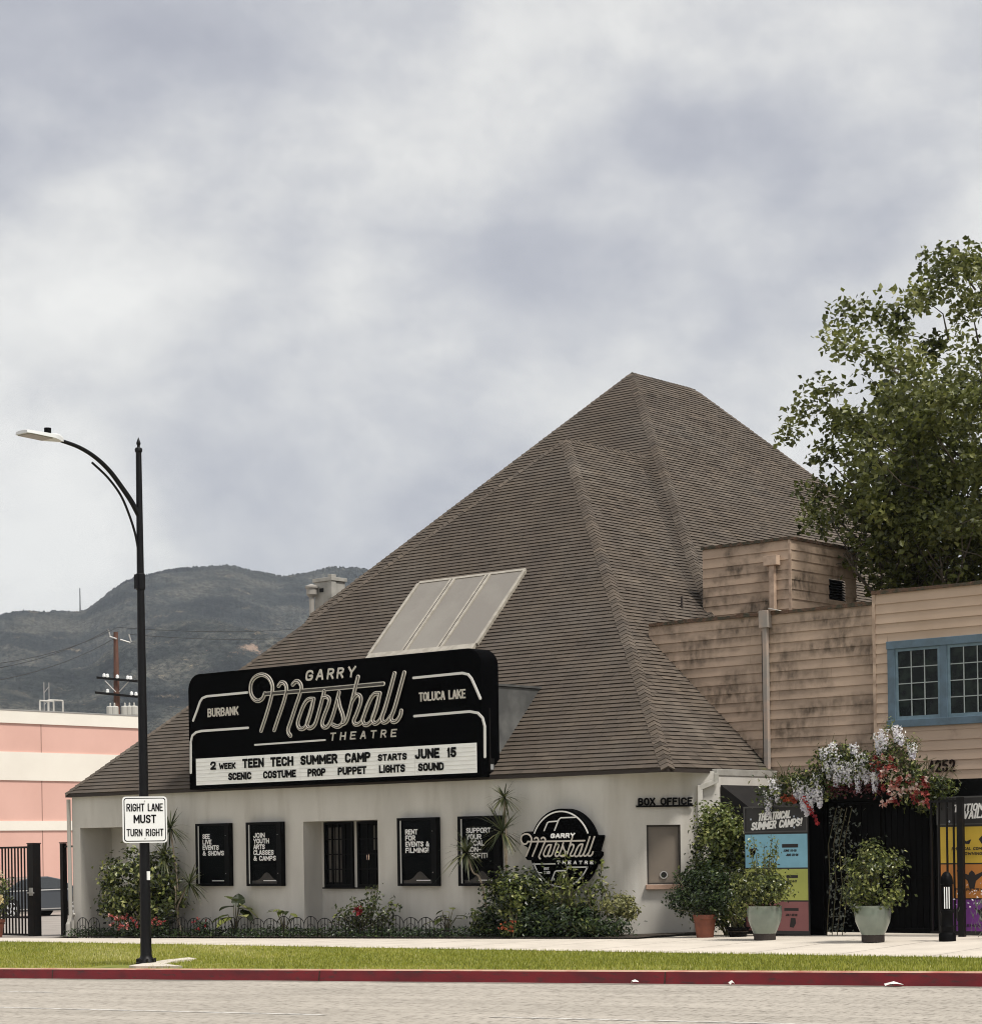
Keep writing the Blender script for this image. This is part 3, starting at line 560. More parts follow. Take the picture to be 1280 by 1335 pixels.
# ---- shingles, laid tab by tab
RN = random.Random(11)
def shingle_face(mb, O, u, v, n, poly, ex=.112, tabw=.30, th=.023, tone=None, jit=.0012, rag=.10, mot=.06):
    """courses of single tabs over a convex polygon given in (along, up-slope) metres"""
    O, u, v, n = (np.array(q, float) for q in (O, u, v, n)); vs_ = [p[1] for p in poly]; v0, v1 = min(vs_), max(vs_)
    def span(h):
        xs = []
        for (a, b), (c, d) in zip(poly, poly[1:]+poly[:1]):
            if (b-h)*(d-h) <= 0 and b != d: xs.append(a+(c-a)*(h-b)/(d-b))
            elif b == d == h: xs += [a, c]
        return (min(xs), max(xs)) if xs else None
    h = v0; V = []; Fc = []; tn = []; crs = 0
    while h < v1-.01:
        h2 = min(h+ex, v1); a = span(h+1e-6); b = span(h2-1e-6)
        if a is None or b is None: break
        k = (crs % 2)*tabw*.5 - RN.random()*tabw*.2; cuts = []; x = min(a[0], b[0])+k
        while x < max(a[1], b[1]): x += tabw*RN.uniform(.82, 1.18); cuts.append(x)
        f = lambda s_, ab: min(max(s_, ab[0]), ab[1])
        X = [min(a[0], b[0])]+[c_ for c_ in cuts if c_ < max(a[1], b[1])]+[max(a[1], b[1])]
        ct = RN.uniform(-.08, .08)
        for p, q in zip(X[:-1], X[1:]):
            pa, qa, pb, qb = f(p, a), f(q, a), f(p, b), f(q, b)
            if qa-pa < .004 and qb-pb < .004: continue
            t1 = th*RN.uniform(1-rag, 1+rag); dv = RN.uniform(-jit, jit); g_ = .004
            lo = [O+u*(pa+g_*.5)+v*(h+dv), O+u*(qa-g_*.5)+v*(h+dv)]
            up = [O+u*(pb+g_*.5)+v*(h2+.015), O+u*(qb-g_*.5)+v*(h2+.015)]
            i = len(V); V += [lo[0]+n*t1, lo[1]+n*t1, up[1]+n*.001, up[0]+n*.001, lo[0]-n*.004, lo[1]-n*.004]
            Fc += [(i, i+1, i+2, i+3), (i+4, i+5, i+1, i)]
            tt = min(1, max(0, .5+ct*.7+RN.gauss(0, mot))); 
            if tone: tt = min(1, max(0, tone(((pa+qa)/2), h, tt)))
            tn += [tt, 0]
        h += ex; crs += 1
    mb.add(V, Fc, tn)
def caps(mb, P, Q, w1, w2, n1, n2, ex=.14, wd=.14, up=.024):
    P, Q, w1, w2, n1, n2 = (np.array(q, float) for q in (P, Q, w1, w2, n1, n2)); L = np.linalg.norm(Q-P); d = (Q-P)/L; na = n1+n2; na /= np.linalg.norm(na)
    k = int(L/ex); V = []; Fc = []; tn = []
    for i in range(k):
        a = P+d*(i*ex); b = P+d*min(L, i*ex+ex*1.25); wv = wd*RN.uniform(.93, 1.06); lo = up*RN.uniform(.85, 1.2)
        j = len(V)
        V += [a+na*(lo+.008), a+w1*wv+n1*lo, a+w2*wv+n2*lo, b+na*.014, b+w1*wv+n1*.012, b+w2*wv+n2*.012, a+w1*wv, a+w2*wv, a]
        Fc += [(j+1, j, j+3, j+4), (j, j+2, j+5, j+3), (j+6, j+8, j, j+1), (j+8, j+7, j+2, j), (j+6, j+1, j+4, j+4), (j+7, j+5, j+2, j+2)][:4]
        t = min(1, max(0, RN.gauss(.55, .16))); tn += [t, t, .28, .28]
    mb.add(V, Fc, tn)
c45 = math.atan(K); ca, sa = math.cos(c45), math.sin(c45)
XL, XR, YE = -16.72, .06, -.10
A_ = np.array((-8.21, 7.55, 10.9)); slF = (A_[2]-EZ)/(A_[1]-YE); aF = math.atan(slF); slR = (A_[2]-EZ)/(XR-A_[0]); aR = math.atan(slR)
MY = 3.05; M_ = np.array((-10.59, 13.30, 13.69)); slM = (M_[2]-EZ)/(M_[1]-MY); aM = math.atan(slM)
V1 = np.array((A_[0], MY+(A_[2]-EZ)/slM, A_[2]))                        # front ridge dies into the main roof
nF = np.array((0, -math.sin(aF), math.cos(aF))); vF = np.array((0, math.cos(aF), math.sin(aF)))
nR = np.array((math.sin(aR), 0, math.cos(aR))); vR = np.array((-math.cos(aR), 0, math.sin(aR)))
nL = np.array((-math.sin(aR), 0, math.cos(aR)))
nM = np.array((0, -math.sin(aM), math.cos(aM))); vM = np.array((0, math.cos(aM), math.sin(aM)))
roof = MB()
lenF = np.linalg.norm((A_-np.array((A_[0], YE, EZ))))
shingle_face(roof, (0, YE, EZ), (1, 0, 0), vF, nF, [(XL, 0), (XR, 0), (A_[0], lenF)], tone=lambda x, h, t: t-.05)
lenR = (XR-A_[0])/math.cos(aR)
shingle_face(roof, (XR, 0, EZ), (0, 1, 0), vR, nR, [(YE, 0), (2.78, 0), (V1[1]-.33, lenR), (A_[1], lenR)], rag=.24, mot=.13, jit=.003, tone=lambda y, h, t: t+.10-.12*(h < 1)*RN.random())
ROOF = roof.build('roof', shingle, T)
# dark mossy strip along the siding wall
hs = 1.7; sl_ = lambda h: 3.2+(V1[1]-3.2)*h/lenR; s2_ = lambda h: 2.70+(V1[1]-.33-2.70)*h/lenR
ms_ = MB(); shingle_face(ms_, (XR, 0, EZ), (0, 1, 0), vR, nR+0, [(2.78, 0), (3.2, 0), (sl_(hs), hs), (s2_(hs)+.08, hs)], tone=lambda y, h, t: t-.1); ms_.build('mossy_strip', shinglemoss, ROOF)
ms_ = MB(); shingle_face(ms_, (XR, 0, EZ), (0, 1, 0), vR, nR+0, [(s2_(hs), hs), (sl_(hs), hs), (V1[1], lenR), (V1[1]-.33, lenR)], tone=lambda y, h, t: t-.22); ms_.build('valley_strip', shingle, ROOF)
mr = MB()
lenM = (M_[1]-MY)/math.cos(aM); wb = (M_[2]-EZ); XCUT, LH = -16.4, .95
shingle_face(mr, (0, MY, EZ), (1, 0, 0), vM, nM, [(XCUT, 0), (M_[0]+wb*.985, 0), (M_[0], lenM), (XCUT, lenM*(1-(M_[0]-XCUT)/(wb*LH)))], tone=lambda x, h, t: t+.02+.3*max(0, (h-13.2)/2)*.4)
aMR = math.atan(1/.985); nMR = np.array((math.sin(aMR), 0, math.cos(aMR))); vMR = np.array((-math.cos(aMR), 0, math.sin(aMR)))
YR2 = 16.05; lenMR = wb*.985/math.cos(aMR)
shingle_face(mr, (M_[0]+wb*.985, 0, EZ), (0, 1, 0), vMR, nMR, [(MY, 0), (YR2+wb*.93, 0), (YR2, lenMR), (M_[1], lenMR)], rag=.24, mot=.13, jit=.003, tone=lambda y, h, t: t+.13)
MAIN = mr.build('main_roof', shingle, T)
# far and left slopes, plain but closed, plus decks just under the tabs
dk = MB(); e = .02
Lc, Rc, Vl, Vr = (XL, YE, EZ), (XR, YE, EZ), (XL, MY, EZ), (XR, MY, EZ)
sub = lambda p, n: np.array(p, float)-np.array(n)*e
dk.add([sub(Lc, nF), sub(Rc, nF), sub(A_, nF)], [(0, 1, 2)]); dk.add([sub(Rc, nR), sub((XR, 3.2, EZ), nR), sub(V1, nR), sub(A_, nR)], [(0, 1, 2, 3)])
dk.add([Lc, A_, V1, Vl], [(0, 1, 2, 3)])
Mr = np.array((M_[0], YR2, M_[2])); bl, brr = tuple(np.array((XCUT, 0, EZ))+np.array((0, M_[1]-(M_[0]-XCUT)/LH/math.tan(aM), 0))+np.array((0, 0, wb-(M_[0]-XCUT)/LH))), (M_[0]+wb*.985, MY, EZ); fl, frr = (XCUT, YR2+(M_[0]-XCUT)*.93, M_[2]-(M_[0]-XCUT)/LH), (M_[0]+wb*.985, YR2+wb*.93, EZ)
dk.add([sub((XCUT, MY, EZ), nM), sub(brr, nM), sub(M_, nM), sub(bl, nM)], [(0, 1, 2, 3)]); dk.add([(XCUT, MY, EZ), bl, fl, (XCUT, fl[1], EZ)], [(0, 1, 2, 3)]); dk.add([sub(brr, nMR), sub(frr, nMR), sub(Mr, nMR), sub(M_, nMR)], [(0, 1, 2, 3)])
dk.add([bl, M_, Mr, fl], [(0, 1, 2, 3)]); dk.add([fl, Mr, frr], [(0, 1, 2)])
dk.build('roof_deck', shingle, T)
def wing(P, Q, n1):
    d = np.array(Q, float)-np.array(P, float); d /= np.linalg.norm(d); w_ = np.cross(d, n1); return w_/np.linalg.norm(w_)
cm = MB()
def hip(P, Q, n1, n2, **k):
    """cap row: wings point away from the hip inside each slope"""
    w1 = wing(P, Q, n1); w2 = wing(P, Q, n2)
    if w1 @ n2 > 0: w1 = -w1
    if w2 @ n1 > 0: w2 = -w2
    caps(cm, P, Q, w1, w2, n1, n2, **k)
nML = np.array((-nMR[0], 0, nMR[2])); nMB = np.array((0, math.sin(aM), math.cos(aM)))
hip(Rc, A_, nF, nR); hip(Lc, A_, nL, nF, wd=.12); hip(A_, V1, nR, nL)
hip(brr, M_, nM, nMR); hip(bl, M_, nML, nM, wd=.12); hip(M_, Mr, nMR, nML); hip(frr, Mr, nMR, nMB)
cm.build('hip_caps', shingle, ROOF)
# eave edge
ev = MB(); ev.box((XL, YE-.005, EZ-.075), (XR, YE+.03, EZ-.006)); ev.box((XR-.03, YE+.03, EZ-.075), (XR+.005, 1.22, EZ-.006)); ev.box((XL-.005, YE+.03, EZ-.075), (XL+.03, 9, EZ-.006)); ev.build('fascia', dark_fascia, T)
# corner downpipe on the left edge and gutter end
dp = MB(); dp.tube([(-16.68, -.05, 2.86), (-16.66, -.05, .25), (-16.64, -.08, gz(-16.6)+.05)], .045, 8); dp.lathe((-16.64, -.1, gz(-16.6)), [(.09, 0), (.09, .28), (.06, .34), (.05, .4)], 10); dp.tube([(-16.5, -.12, gz(-16.5)), (-16.5, -.12, .2), (-16.42, -.14, .28)], .03, 8); dp.build('downspout', M('stucco_paint', (.43, .41, .37), .8), T)
# white gutter on the right eave and its downspout
gt = MB(); gx = XR+.01
gt.prism([(gx, 1.22, EZ-.12), (gx+.10, 1.22, EZ-.12), (gx+.13, 1.22, EZ-.005), (gx, 1.22, EZ-.005)], (0, 1.95, 0)); gt.build('gutter', white_paint, T, bevel=.006)
dp = MB(); q0 = cp(clen-.02, EZ-.10, .10); q1 = cp(clen-.02, EZ-.22, .08); q2 = cp(clen-.31, EZ-.34, .05); q3 = cp(clen-.31, .02, .05)
for a, b in ((q0, q1), (q1, q2), (q2, q3)):
    d = (b-a)/np.linalg.norm(b-a); dp.obox((a+b)/2, (b-a)/2*1.02+d*.02, np.array((*cn, 0))*.035, np.cross(d, (*cn, 0))*.045)
dp.build('downspout', white_paint, T, bevel=.005)
# awning over the side door
aw = MB(); ax = e1[0]; y0, y1, zt, zo = 1.34, 3.1, 2.69, 2.14
aw.quad((ax+.82, y0, zo), (ax+.82, y1, zo), (ax+.02, y1, zt), (ax+.02, y0, zt)); aw.quad((ax+.82, y0, zo-.16), (ax+.82, y1, zo-.16), (ax+.82, y1, zo), (ax+.82, y0, zo))
for y in (y0, y1): aw.add([(ax+.02, y, zo-.02), (ax+.82, y, zo-.16), (ax+.82, y, zo), (ax+.02, y, zt)], [(0, 1, 2, 3)])
aw.build('awning', awn, T)
dr = MB(); dr.box((ax-.02, 1.75, 0), (ax+.03, 2.75, 2.1)); DR = dr.build('door', black_paint, T); k = MB(); k.lathe((ax+.06, 1.85, 1.0), [(.01, -.03), (.03, -.01), (.03, .01), (.01, .03)], 8); k.build('handle', metal_grey, DR)
# casement windows in the alcove
def alcove_window(xa, xb, z0, z1, Y):
    f = MB(); d = .06
    for a in ((xa, Y-d, z0, xa+.05, z1), (xb-.05, Y-d, z0, xb, z1)): f.box((a[0], Y-d, z0), (a[3], Y-.002, z1))
    f.box((xa+.05, Y-d, z1-.05), (xb-.05, Y-.002, z1)); f.box((xa+.05, Y-d, z0), (xb-.05, Y-.002, z0+.06)); f.box((xa-.03, Y-d-.03, z0-.03), (xb+.03, Y-.002, z0-.002))
    W = f.build('window', black_paint, T)
    p = MB(); p.quad((xa+.05, Y-.03, z0+.06), (xb-.05, Y-.03, z0+.06), (xb-.05, Y-.03, z1-.05), (xa+.05, Y-.03, z1-.05)); p.build('pane', glassmat('alcove_pane', (.004, .005, .005), .85), W)
    b = MB(); b.quad((xa+.05, Y-.006, z0+.06), (xb-.05, Y-.006, z0+.06), (xb-.05, Y-.006, z1-.05), (xa+.05, Y-.006, z1-.05)); b.build('dark_room', inner_black, W)
    m_ = MB()
    for i in range(1, 4): x = xa+.05+(xb-xa-.1)*i/4; m_.box((x-.012, Y-.042, z0+.06), (x+.012, Y-.022, z1-.05))
    for i in range(1, 4): z = z0+.06+(z1-z0-.11)*i/4; m_.box((xa+.05, Y-.046, z-.012), (xb-.05, Y-.026, z+.012))
    m_.build('muntins', black_paint, W)
    return W, p
wz0, wz1 = atY(470, 1157, .52)[2], 2.205
xs_ = [atY(px, 1110, .52)[0] for px in (425, 462, 468, 495)]
W1, _ = alcove_window(xs_[0], xs_[1], wz0, wz1-.01, .52); W2, _ = alcove_window(xs_[2], -7.1, wz0, wz1-.01, .52)
cu = MB()
for k in range(4):
    xa = xs_[0]+.09+k*.10; cu.box((xa, .513, wz0+.1), (xa+.07, .5145, wz1-.12))
cu.build('curtain', curtain_m, W1)
cu = MB(); cu.box((xs_[2]+.42, .512, wz0+.75), (xs_[2]+.52, .5145, wz1-.1)); cu.build('curtain', curtain_m, W2)
lb = MB(); lb.lathe((xs_[2]+.27, .50, 1.5), [(.005, -.10), (.02, -.08), (.022, .0), (.014, .05), (.004, .07)], 10)  # glowing shape imitating a lamp's reflection in the right-hand pane
em = bpy.data.materials.new('reflection_glow'); em.use_nodes = True; bb = em.node_tree.nodes['Principled BSDF']; bb.inputs['Emission Color'].default_value = (1, .72, .5, 1); bb.inputs['Emission Strength'].default_value = .9; bb.inputs['Base Color'].default_value = (.8, .6, .5, 1)
lb.build('lamp_reflection', em, W2)
# three-bay skylight lying on the front slope
def onF(x, vz, out=0.): 
    y = YE+(vz-EZ)/slF; return np.array((x, y, vz))+nF*out
xa, xb, za, zc = -9.70, -6.66, 5.80, 7.42
sk = MB(); us = np.array((1., 0, 0))
def bar(x0, x1, z0, z1, h0=.0, h1=.07):
    a, b = onF(x0, z0), onF(x1, z1); c = (a+b)/2+nF*(h0+h1)/2; L = np.linalg.norm(onF(x0, z1)-onF(x0, z0)); sk.obox(c, us*(x1-x0)/2, vF*L/2, nF*(h1-h0)/2)
bw = .05; N3 = [xa + (xb-xa)*i/3 for i in range(4)]
bar(xa, xb, za-.16, za-.03, 0, .085); bar(xa, xb, zc, zc+.05)
for i, x in enumerate(N3): bar(x-bw*(1.6 if i in (1, 2) else .8), x+bw*(1.6 if i in (1, 2) else .8), za-.03, zc, 0, .078)
SKY = sk.build('skylight', skylight_frame, T, bevel=.004)
for x in N3[1:3]: gr = MB(); gr.add([onF(x-.012, za-.03, .0795), onF(x+.012, za-.03, .0795), onF(x+.012, zc, .0795), onF(x-.012, zc, .0795)], [(0, 1, 2, 3)]); gr.build('bar_gap', dark_fascia, SKY)
for i in range(3):
    p = MB(); a, b = N3[i]+(.08 if i else .05), N3[i+1]-(.08 if i < 2 else .05); p.add([onF(a, za-.03, .055), onF(b, za-.03, .055), onF(b, zc, .055), onF(a, zc, .055)], [(0, 1, 2, 3)]); p.build('pane', skylight_pane, SKY)
# small roof furniture: vent pipe, chimney
vp = MB(); q = np.array((-3.62, 5.55, 6.46)); vp.tube([q-U_*.1, q+U_*.30], .025, 8); vp.obox(q+np.array((.06, 0, -.09)), (.09, 0, -.09), (0, .07, 0), np.array(nR)*.004); vp.build('vent_pipe', dark_fascia, T)
ch = MB(); c0 = atD(430, 770, 56.5)
chx, chy = c0[0], c0[1]; zt_ = atD(430, 757, 56.5)[2]
ch.box((chx-.32, chy-.25, -.5), (chx+.32, chy+.25, zt_-.05)); ch.box((chx-.36, chy-.29, zt_-.05), (chx+.36, chy+.29, zt_+.05)); ch.box((chx+.2, chy-.27, zt_-.5), (chx+.34, chy-.1, zt_+.12))
CHM = ch.build('chimney', M('chimney_stucco', (.40, .385, .35), .85, c2=(.32, .31, .28), scale=4), T, bevel=.01)
fl_ = MB(); fl_.lathe((chx-.26, chy-.42, -.5), [(.07, 0), (.07, zt_+.05), (.14, zt_+.12), (.14, zt_+.28), (.17, zt_+.29), (.17, zt_+.34), (.02, zt_+.4)], 12); fl_.build('flue', M('flue_metal', (.33, .31, .28), .6), CHM)
op = MB(); op.box((chx-.12, chy-.262, zt_-.32), (chx+.02, chy-.245, zt_-.22)); op.build('opening', black_matte, CHM)

# ================================================================== WOODEN BUILDING ON THE RIGHT
WB = thing('wooden_building', (5, 4, 0), 'two storey tan clapboard building with dark mildew stains and blue window', 'building')
def boards(mb, p0, ux, L, z0, z1, nrm, ex=.178, th=.026, holes=()):
    """lap siding from z0 up to z1 along ux; holes are (a, b, z0, z1) openings left free"""
    p0, ux, nrm = np.array(p0, float), np.array(ux, float), np.array(nrm, float); z = z1
    while z > z0+.01:
        zb_ = max(z-ex, z0); segs = [(0, L)]; strips = []
        for a, b, h0, h1 in holes:
            if zb_ < h1-.001 and z > h0+.001:
                if z > h1+.004: strips.append((a, b, h1, z))
                if zb_ < h0-.004: strips.append((a, b, zb_, h0))
                segs = [s for q in segs for s in ((q[0], min(q[1], a)), (max(q[0], b), q[1])) if s[1]-s[0] > .01]
        for a, b in segs:
            cuts = [a]; x = a
            while x < b: x += RN.uniform(2.2, 4.2); cuts.append(min(x, b))
            for c, d in zip(cuts[:-1], cuts[1:]):
                g = .0015; A, B = p0+ux*(c+g), p0+ux*(d-g); t = min(1, max(0, RN.gauss(.5, .18)))
                k = th*RN.uniform(.9, 1.1)
                mb.add([A+U_*zb_+nrm*k, B+U_*zb_+nrm*k, B+U_*(z+.02)+nrm*.002, A+U_*(z+.02)+nrm*.002, A+U_*zb_-nrm*.01, B+U_*zb_-nrm*.01], [(0, 1, 2, 3), (4, 5, 1, 0)], [t, 0])
        for a, b, q0, q1 in strips: A, B = p0+ux*a, p0+ux*b; mb.add([A+U_*q0+nrm*th*.6, B+U_*q0+nrm*th*.6, B+U_*q1+nrm*th*.3, A+U_*q1+nrm*th*.3], [(0, 1, 2, 3)], .5)
        z -= ex
FY, GY = 3.22, 3.14
WINX0, WINX1, WINZ0, WINZ1 = 2.60, 4.83, 3.66, 5.205
b = MB(); boards(b, (-2.75, FY, 0), (1, 0, 0), 5.07, 2.52, 5.90, (0, -1, 0)); b.build('stained_siding', siding_m, WB)
b = MB(); boards(b, (2.36, GY, 0), (1, 0, 0), 9.6, 2.52, 6.07, (0, -1, 0), holes=[(WINX0-2.36, WINX1-2.36, WINZ0, WINZ1)]); b.build('clean_siding', siding_clean, WB)
b = MB(); b.box((2.30, GY-.028, 2.5), (2.36, FY+.02, 6.08)); b.build('corner_board', tan_trim, WB)
b = MB(); b.box((-2.7, FY+.03, 5.7), (12, 8.0, 5.86)); b.box((-2.75, FY+.012, 2.6), (2.3, FY+.14, 5.9)); b.box((2.32, GY+.02, WINZ1), (12, GY+.2, 6.07)); b.box((2.32, GY+.02, 2.6), (12, GY+.2, WINZ0)); b.box((2.32, GY+.02, WINZ0), (WINX0, GY+.2, WINZ1)); b.box((WINX1, GY+.02, WINZ0), (12, GY+.2, WINZ1)); b.box((.1, FY+.1, 2.47), (12, 8, 2.6)); b.build('structure_wall', M('backing', (.12, .09, .07), .9), WB)
for x0, x1, y, z in ((-2.72, 2.30, FY, 5.90), (2.30, 12, GY, 6.07)):
    b = MB(); n = int((x1-x0)/.22)
    for i in range(n):
        a, c = x0+(x1-x0)*i/n, x0+(x1-x0)*(i+1)/n; j = RN.uniform(-.008, .008); b.box((a, y-.05+j, z+.001), (c, y+.12, z+.065+RN.uniform(-.012, .012)), RN.random())
    b.build('parapet_cap', cap_m, WB)
# conductor head and downspout on the front
b = MB(); b.box((-.10, FY-.16, 5.66), (.10, FY-.021, 5.98)); b.box((-.05, FY-.12, 2.98), (.045, FY-.03, 5.66)); b.build('downspout', M('faded_pipe', (.40, .31, .25), .65, c2=(.30, .27, .24), scale=3), WB, bevel=.006)
b = MB(); b.box((-.075, FY-.105, 2.98), (-.052, FY-.022, 5.6)); b.build('pipe_gap', dark_fascia, WB)
fl2 = MB(); fl2.obox((.22, FY-.08, 5.985), (.12, 0, -.03), (0, .05, 0), (0, 0, .006)); fl2.build('flashing', white_paint, WB)
# roof house (upper box)
BX0, BX1, BY0, BY1, BZ0, BZ1 = -3.67, -1.52, 6.4, 8.95, 5.86, 7.80
b = MB(); boards(b, (BX0, BY0, 0), (1, 0, 0), BX1-BX0, BZ0, BZ1, (0, -1, 0), ex=.20); VY0, VY1, VZ0, VZ1 = 7.86, 8.50, 6.70, 7.14
boards(b, (BX1, BY0, 0), (0, 1, 0), BY1-BY0, BZ0, BZ1, (1, 0, 0), ex=.20, holes=[(VY0-BY0, VY1-BY0, VZ0, VZ1)]); RHS = b.build('roof_house', siding_box, WB)
b = MB(); b.box((BX0-.02, BY0-.05, BZ1+.002), (BX1+.05, BY0+.1, BZ1+.06)); b.box((BX1-.1, BY0+.102, BZ1+.002), (BX1+.05, BY1+.03, BZ1+.058)); b.box((BX0, BY0+.12, BZ1-.02), (BX1-.12, BY1, BZ1+.03)); b.build('cap', cap_m, RHS)
b = MB(); b.box((BX1-.025, BY0-.028, BZ0), (BX1+.024, BY0+.02, BZ1)); b.build('corner_board', tan_trim, RHS)
b = MB(); b.box((BX1-.08, VY0, VZ0), (BX1-.06, VY1, VZ1)); b.build('vent_back', inner_black, RHS)
b = MB()
for i in range(8): z = VZ0+(i+.5)*(VZ1-VZ0)/8; b.obox((BX1-.02, (VY0+VY1)/2, z), (.022, 0, -.018), (0, (VY1-VY0)/2, 0), (.003, 0, .004))
b.build('louvre', black_matte, RHS)
b = MB(); b.box((-2.06, BY0-.17, 7.30), (-1.74, BY0-.02, 7.50)); b.box((-1.96, BY0-.12, 5.9), (-1.84, BY0-.022, 7.30)); b.build('rainwater_pipe', tan_trim, RHS, bevel=.006)
# blue window
def blue_window():
    f = MB(); x0, x1, z0, z1 = WINX0, WINX1, WINZ0, WINZ1; mid = (x0+x1)/2; y = GY
    f.box((x0, y-.035, z0+.13), (x0+.15, y+.04, z1-.14)); f.box((x1-.15, y-.035, z0+.13), (x1, y+.04, z1-.14)); f.box((mid-.07, y-.035, z0+.13), (mid+.07, y+.04, z1-.14))
    f.box((x0-.01, y-.05, z1-.14), (x1+.01, y+.04, z1)); f.box((x0-.01, y-.07, z0), (x1+.01, y+.04, z0+.13))
    Wn = f.build('window', blue_paint, WB, bevel=.006)
    for a, b_ in ((x0+.152, mid-.072), (mid+.072, x1-.152)):
        s = MB(); q0, q1 = z0+.132, z1-.142; w_ = .048
        s.box((a, y-.012, q0), (a+w_, y+.03, q1)); s.box((b_-w_, y-.012, q0), (b_, y+.03, q1)); s.box((a+w_, y-.012, q1-w_), (b_-w_, y+.03, q1)); s.box((a+w_, y-.012, q0), (b_-w_, y+.03, q0+w_+.015))
        S = s.build('sash', blue_sash, Wn)
        g = MB(); c, d, e, h = a+w_, b_-w_, q0+w_+.015, q1-w_
        for i in range(3):
            for j in range(4):
                xx, zz = c+(d-c)*i/3, e+(h-e)*j/4; k = RN.uniform(-.006, .006); k2 = RN.uniform(-.006, .006)
                g.quad((xx, y+.015+k, zz), (xx+(d-c)/3, y+.015-k, zz+0), (xx+(d-c)/3, y+.015-k+k2, zz+(h-e)/4), (xx, y+.015+k+k2, zz+(h-e)/4))
        g.build('pane', pane_dark, Wn)
        m_ = MB()
        for i in (1, 2): xx = c+(d-c)*i/3; m_.box((xx-.008, y-.006, e), (xx+.008, y+.009, h))
        for j in (1, 2, 3): zz = e+(h-e)*j/4; m_.box((c, y-.004, zz-.008), (d, y+.008, zz+.008))
        m_.build('muntins', muntin_m, Wn)
blue_window()
nm = MB(); brown_num = M('brown_numeral', (.016, .009, .007), .8, spec=.1)
for i, ch_ in enumerate('4252'): letters(nm, ch_, (3.40+i*.137, GY-.022, 2.835), (1, 0, 0), (0, 0, 1), .108, .215, .03, .13)
nm.build('house_number', brown_num, WB)
# entrance passage under the overhang; its darkness is painted into near-black walls
b = MB(); e = 1.15
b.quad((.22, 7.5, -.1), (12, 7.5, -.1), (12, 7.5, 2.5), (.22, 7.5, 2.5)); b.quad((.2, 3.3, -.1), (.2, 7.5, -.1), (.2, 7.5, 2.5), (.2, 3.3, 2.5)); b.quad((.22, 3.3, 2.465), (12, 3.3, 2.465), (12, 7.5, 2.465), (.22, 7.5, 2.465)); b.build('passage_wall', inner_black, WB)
b = MB(); b.box((5.35, 3.26, -.1), (12, 3.36, 2.5)); b.build('lower_wall', black_matte, WB)
b = MB(); b.box((.16, FY-.01, 2.40), (12, FY+.2, 2.50)); b.build('beam', dark_fascia, WB)

# ================================================================== ENTRANCE GATE, BANNERS, FLOWERS
GTY = .62
EG = thing('entrance_gate', (3.7, GTY, gz(3.7)), 'tall black double gate with solid dark panels under the flowering arch', 'gate')
for a, b_ in ((2.78, 3.86), (3.89, 5.02)):
    p = MB(); z0, z1 = gz(3.7)+.05, 2.30
    p.box((a, GTY, z0), (a+.05, GTY+.05, z1)); p.box((b_-.05, GTY, z0), (b_, GTY+.05, z1)); p.box((a+.05, GTY, z1-.05), (b_-.05, GTY+.05, z1)); p.box((a+.05, GTY, z0), (b_-.05, GTY+.05, z0+.08)); p.box((a+.05, GTY, 1.0), (b_-.05, GTY+.05, 1.05))
    lf = p.build('gate_leaf', gate_black, EG)
    p = MB(); n = 9
    for i in range(1, n): x = a+.05+(b_-a-.1)*i/n; p.box((x-.009, GTY+.01, z0+.08), (x+.009, GTY+.028, z1-.05))
    p.build('bars', gate_black, lf)
    p = MB(); p.box((a+.05, GTY+.055, z0), (b_-.05, GTY+.065, z1)); p.build('backing_panel', inner_black, lf)  # black sheet put in behind the bars so the gateway reads dark
for x in (2.72, 5.06):
    p = MB(); p.box((x-.04, GTY-.02, gz(x)-.1), (x+.04, GTY+.08, 2.62)); p.build('gate_post', gate_black, EG)
p = MB(); p.box((2.77, GTY+.02, 2.31), (5.01, GTY+.07, 2.62)); p.box((5.11, GTY+.02, 2.31), (7.6, GTY+.07, 2.62)); p.build('header_panel', inner_black, EG)
p = MB(); p.box((1.25, GTY+.08, gz(1)-.1), (2.67, GTY+.12, 2.25)); p.build('side_panel', inner_black, EG); p = MB(); p.box((5.11, GTY+.08, gz(5)-.1), (7.6, GTY+.12, 2.3)); p.build('side_panel', inner_black, EG)

